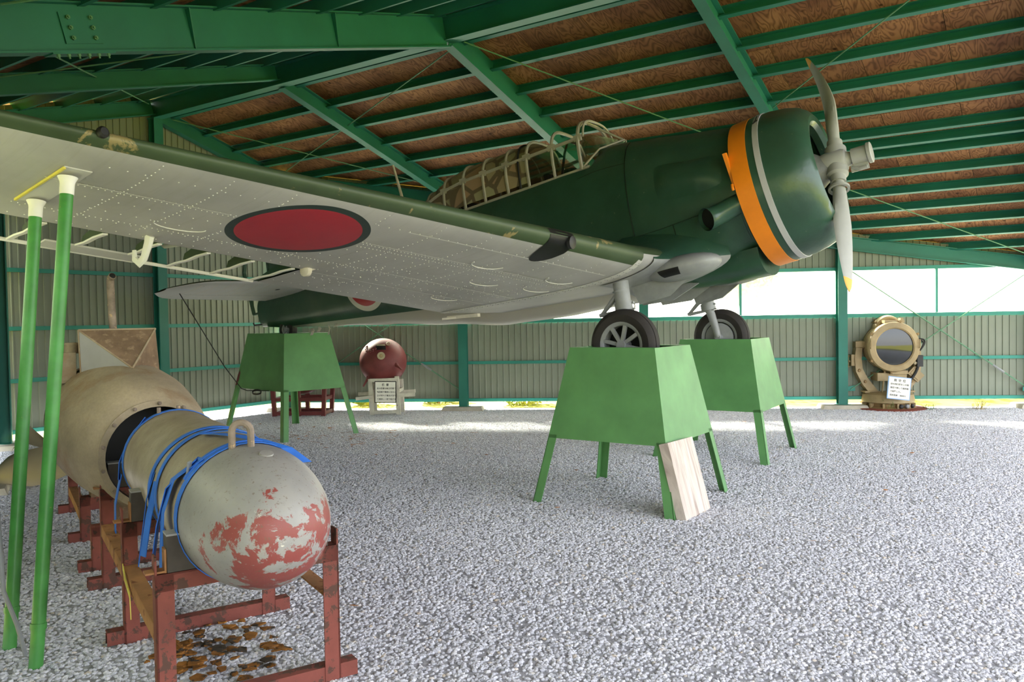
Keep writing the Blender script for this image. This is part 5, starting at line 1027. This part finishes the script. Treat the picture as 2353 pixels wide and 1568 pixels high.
# ------------------------------------------------------------------ small plants and litter along the wall, outdoor greenery
def tuft(p, n, h, mat, lab, group):
    mb = MB()
    for k in range(n):
        a = random.uniform(0, 6.28); l = random.uniform(.5, 1)*h; sp_ = random.uniform(.1, .8)*h; b0 = p+V(random.uniform(-.08, .08), random.uniform(-.08, .08), 0); d = V(math.cos(a), math.sin(a), 0)
        mb.ribbon([b0, b0+d*sp_*.4+V(0, 0, l*.6), b0+d*sp_+V(0, 0, l)], V(-d.y, d.x, 0), .006, .001)
    mb.build('grass_tuft', mat, label=lab, cat='grass tuft', group=group, smooth=0)
tuft(BP(12.4, 0, -.35), 40, .16, 'straw', 'dry grass tuft on the gravel below the wall brace rod', 'weeds on the gravel'); tuft(BP(11.6, 0, -.3), 30, .1, 'leaf_green', 'small green weed at the wall beyond the searchlight', 'weeds on the gravel'); tuft(BP(10.9, 0, -.4), 14, .2, 'leaf_green', 'thin weed right beside the searchlight base', 'weeds on the gravel')
mb = MB()
for k in range(120):
    if k < 80: p = V(random.gauss(-3.0, 1.1), random.gauss(12.0, .8), .028)
    else: p = V(random.uniform(-3, 7), random.uniform(3.5, 13), .028)
    a = random.uniform(0, 6.28); q = random.uniform(.015, .04); P = [p+V(math.cos(t+a)*q, math.sin(t+a)*q*.5, random.uniform(0, .012)) for t in (0, 1.5, 3, 4.6)]; mb.plate(P, .001, (0, 0, 1))
for k in range(60):
    p = V(random.gauss(-2.7, .9), random.gauss(11.6, .5), .03); a = random.uniform(0, 6.28); mb.bar(p, p+V(math.cos(a), math.sin(a), .05)*random.uniform(.05, .16), .004, .003)
mb.build('fallen_leaves', 'brown_leaf', kind='stuff', label='dry brown leaves and stalks scattered on the gravel', cat='leaves', smooth=0)
def shrub(p, r, h, mat, n, lab):
    e = link('shrub', None, label=lab, cat='shrub', group='shrubs outside the back wall', loc=p)
    mb = MB()
    for k in range(n):
        d = V(random.gauss(0, 1), random.gauss(0, 1), random.gauss(0, 1)).normalized(); q = V(d.x*r, d.y*r, h*.5+d.z*h*.5)*1.0*(random.random()**.3); q.z = max(.02, q.z); s = random.uniform(.04, .10)
        t = V(random.gauss(0, 1), random.gauss(0, 1), random.gauss(0, 1)).normalized(); u = t.orthogonal().normalized(); mb.add([q-t*s, q+u*s*.4, q+t*s, q-u*s*.4], [(0, 1, 2, 3)])
    mb.build('foliage', mat, e, smooth=0); mb = MB(); mb.tube([V(0, 0, -.05), V(.02, .02, h*.6)], [.03, .012], 6); mb.build('stem', 'rust_brown', e)
shr = [(1.2, 1.0, .5, .6), (2.6, 1.4, .55, .5), (4.4, .9, .6, .55), (5.6, 1.6, .7, .45), (7.2, 1.2, .5, .5), (9.0, 2.2, .9, 1.0), (11.4, 1.4, .6, .45), (13.2, 2.0, .8, .9)]
names = ['by the corner', 'behind the mine rack', 'behind the near mine column', 'behind the far side wall bay', 'behind the green wheel stands', 'tall outside the window behind the propeller', 'behind the searchlight', 'outside the far end window']
for (u, of, r, h), nm in zip(shr, names): shrub(BP(u, 0, of), r, h, 'leaf_yellow', 420, 'yellow green shrub outside the back wall '+nm)
def tree(p, h, r, lab):
    e = link('broadleaf_tree', None, label=lab, cat='tree', group='trees beyond the windows', loc=p)
    mb = MB(); mb.tube([V(0, 0, -.1), V(.1, 0, h*.4), V(0, .1, h*.7)], [.16, .12, .05], 8); mb.build('trunk', 'rust_brown', e); mb = MB()
    for k in range(1300):
        d = V(random.gauss(0, 1), random.gauss(0, 1), random.gauss(0, 1)).normalized()*(random.random()**.35); q = V(d.x*r, d.y*r, h*.68+d.z*h*.34); s = random.uniform(.1, .24); t = V(random.gauss(0, 1), random.gauss(0, 1), random.gauss(0, 1)).normalized(); u = t.orthogonal().normalized(); mb.add([q-t*s, q+u*s*.45, q+t*s, q-u*s*.45], [(0, 1, 2, 3)])
    mb.build('crown', 'leaf_green', e, smooth=0)
for u, of, h, r, nm in ((4, 16, 5, 2.6, 'behind the middle of the back wall'), (9, 20, 6, 3.0, 'behind the propeller'), (12, 26, 6, 2.6, 'behind the searchlight'), (-2, 22, 6, 3, 'beyond the corner')): tree(BP(u, 0, of), h, r, 'green tree standing outside '+nm)
hs = link('far_house', None, label='pale house with grey roof outside behind the searchlight window', cat='house', loc=BP(15.5, 0, 12), rot=(0, 0, math.radians(-15)))
mb = MB(); mb.box((0, 0, 1.4), (5, 4, 2.8)); mb.build('house_wall', 'wall_white', hs, smooth=0); mb = MB(); mb.prism([(-2.4, 0), (2.4, 0), (0, 1.3)], V(-2.8, 0, 2.8), V(2.8, 0, 2.8)); mb.build('house_roof', 'roof_slate', hs, smooth=0)
for x in (-1.4, 1.2): mb = MB(); mb.box((x, -2.01, 1.5), (1.0, .06, 1.0)); mb.build('house_window', 'black_metal', hs, smooth=0)
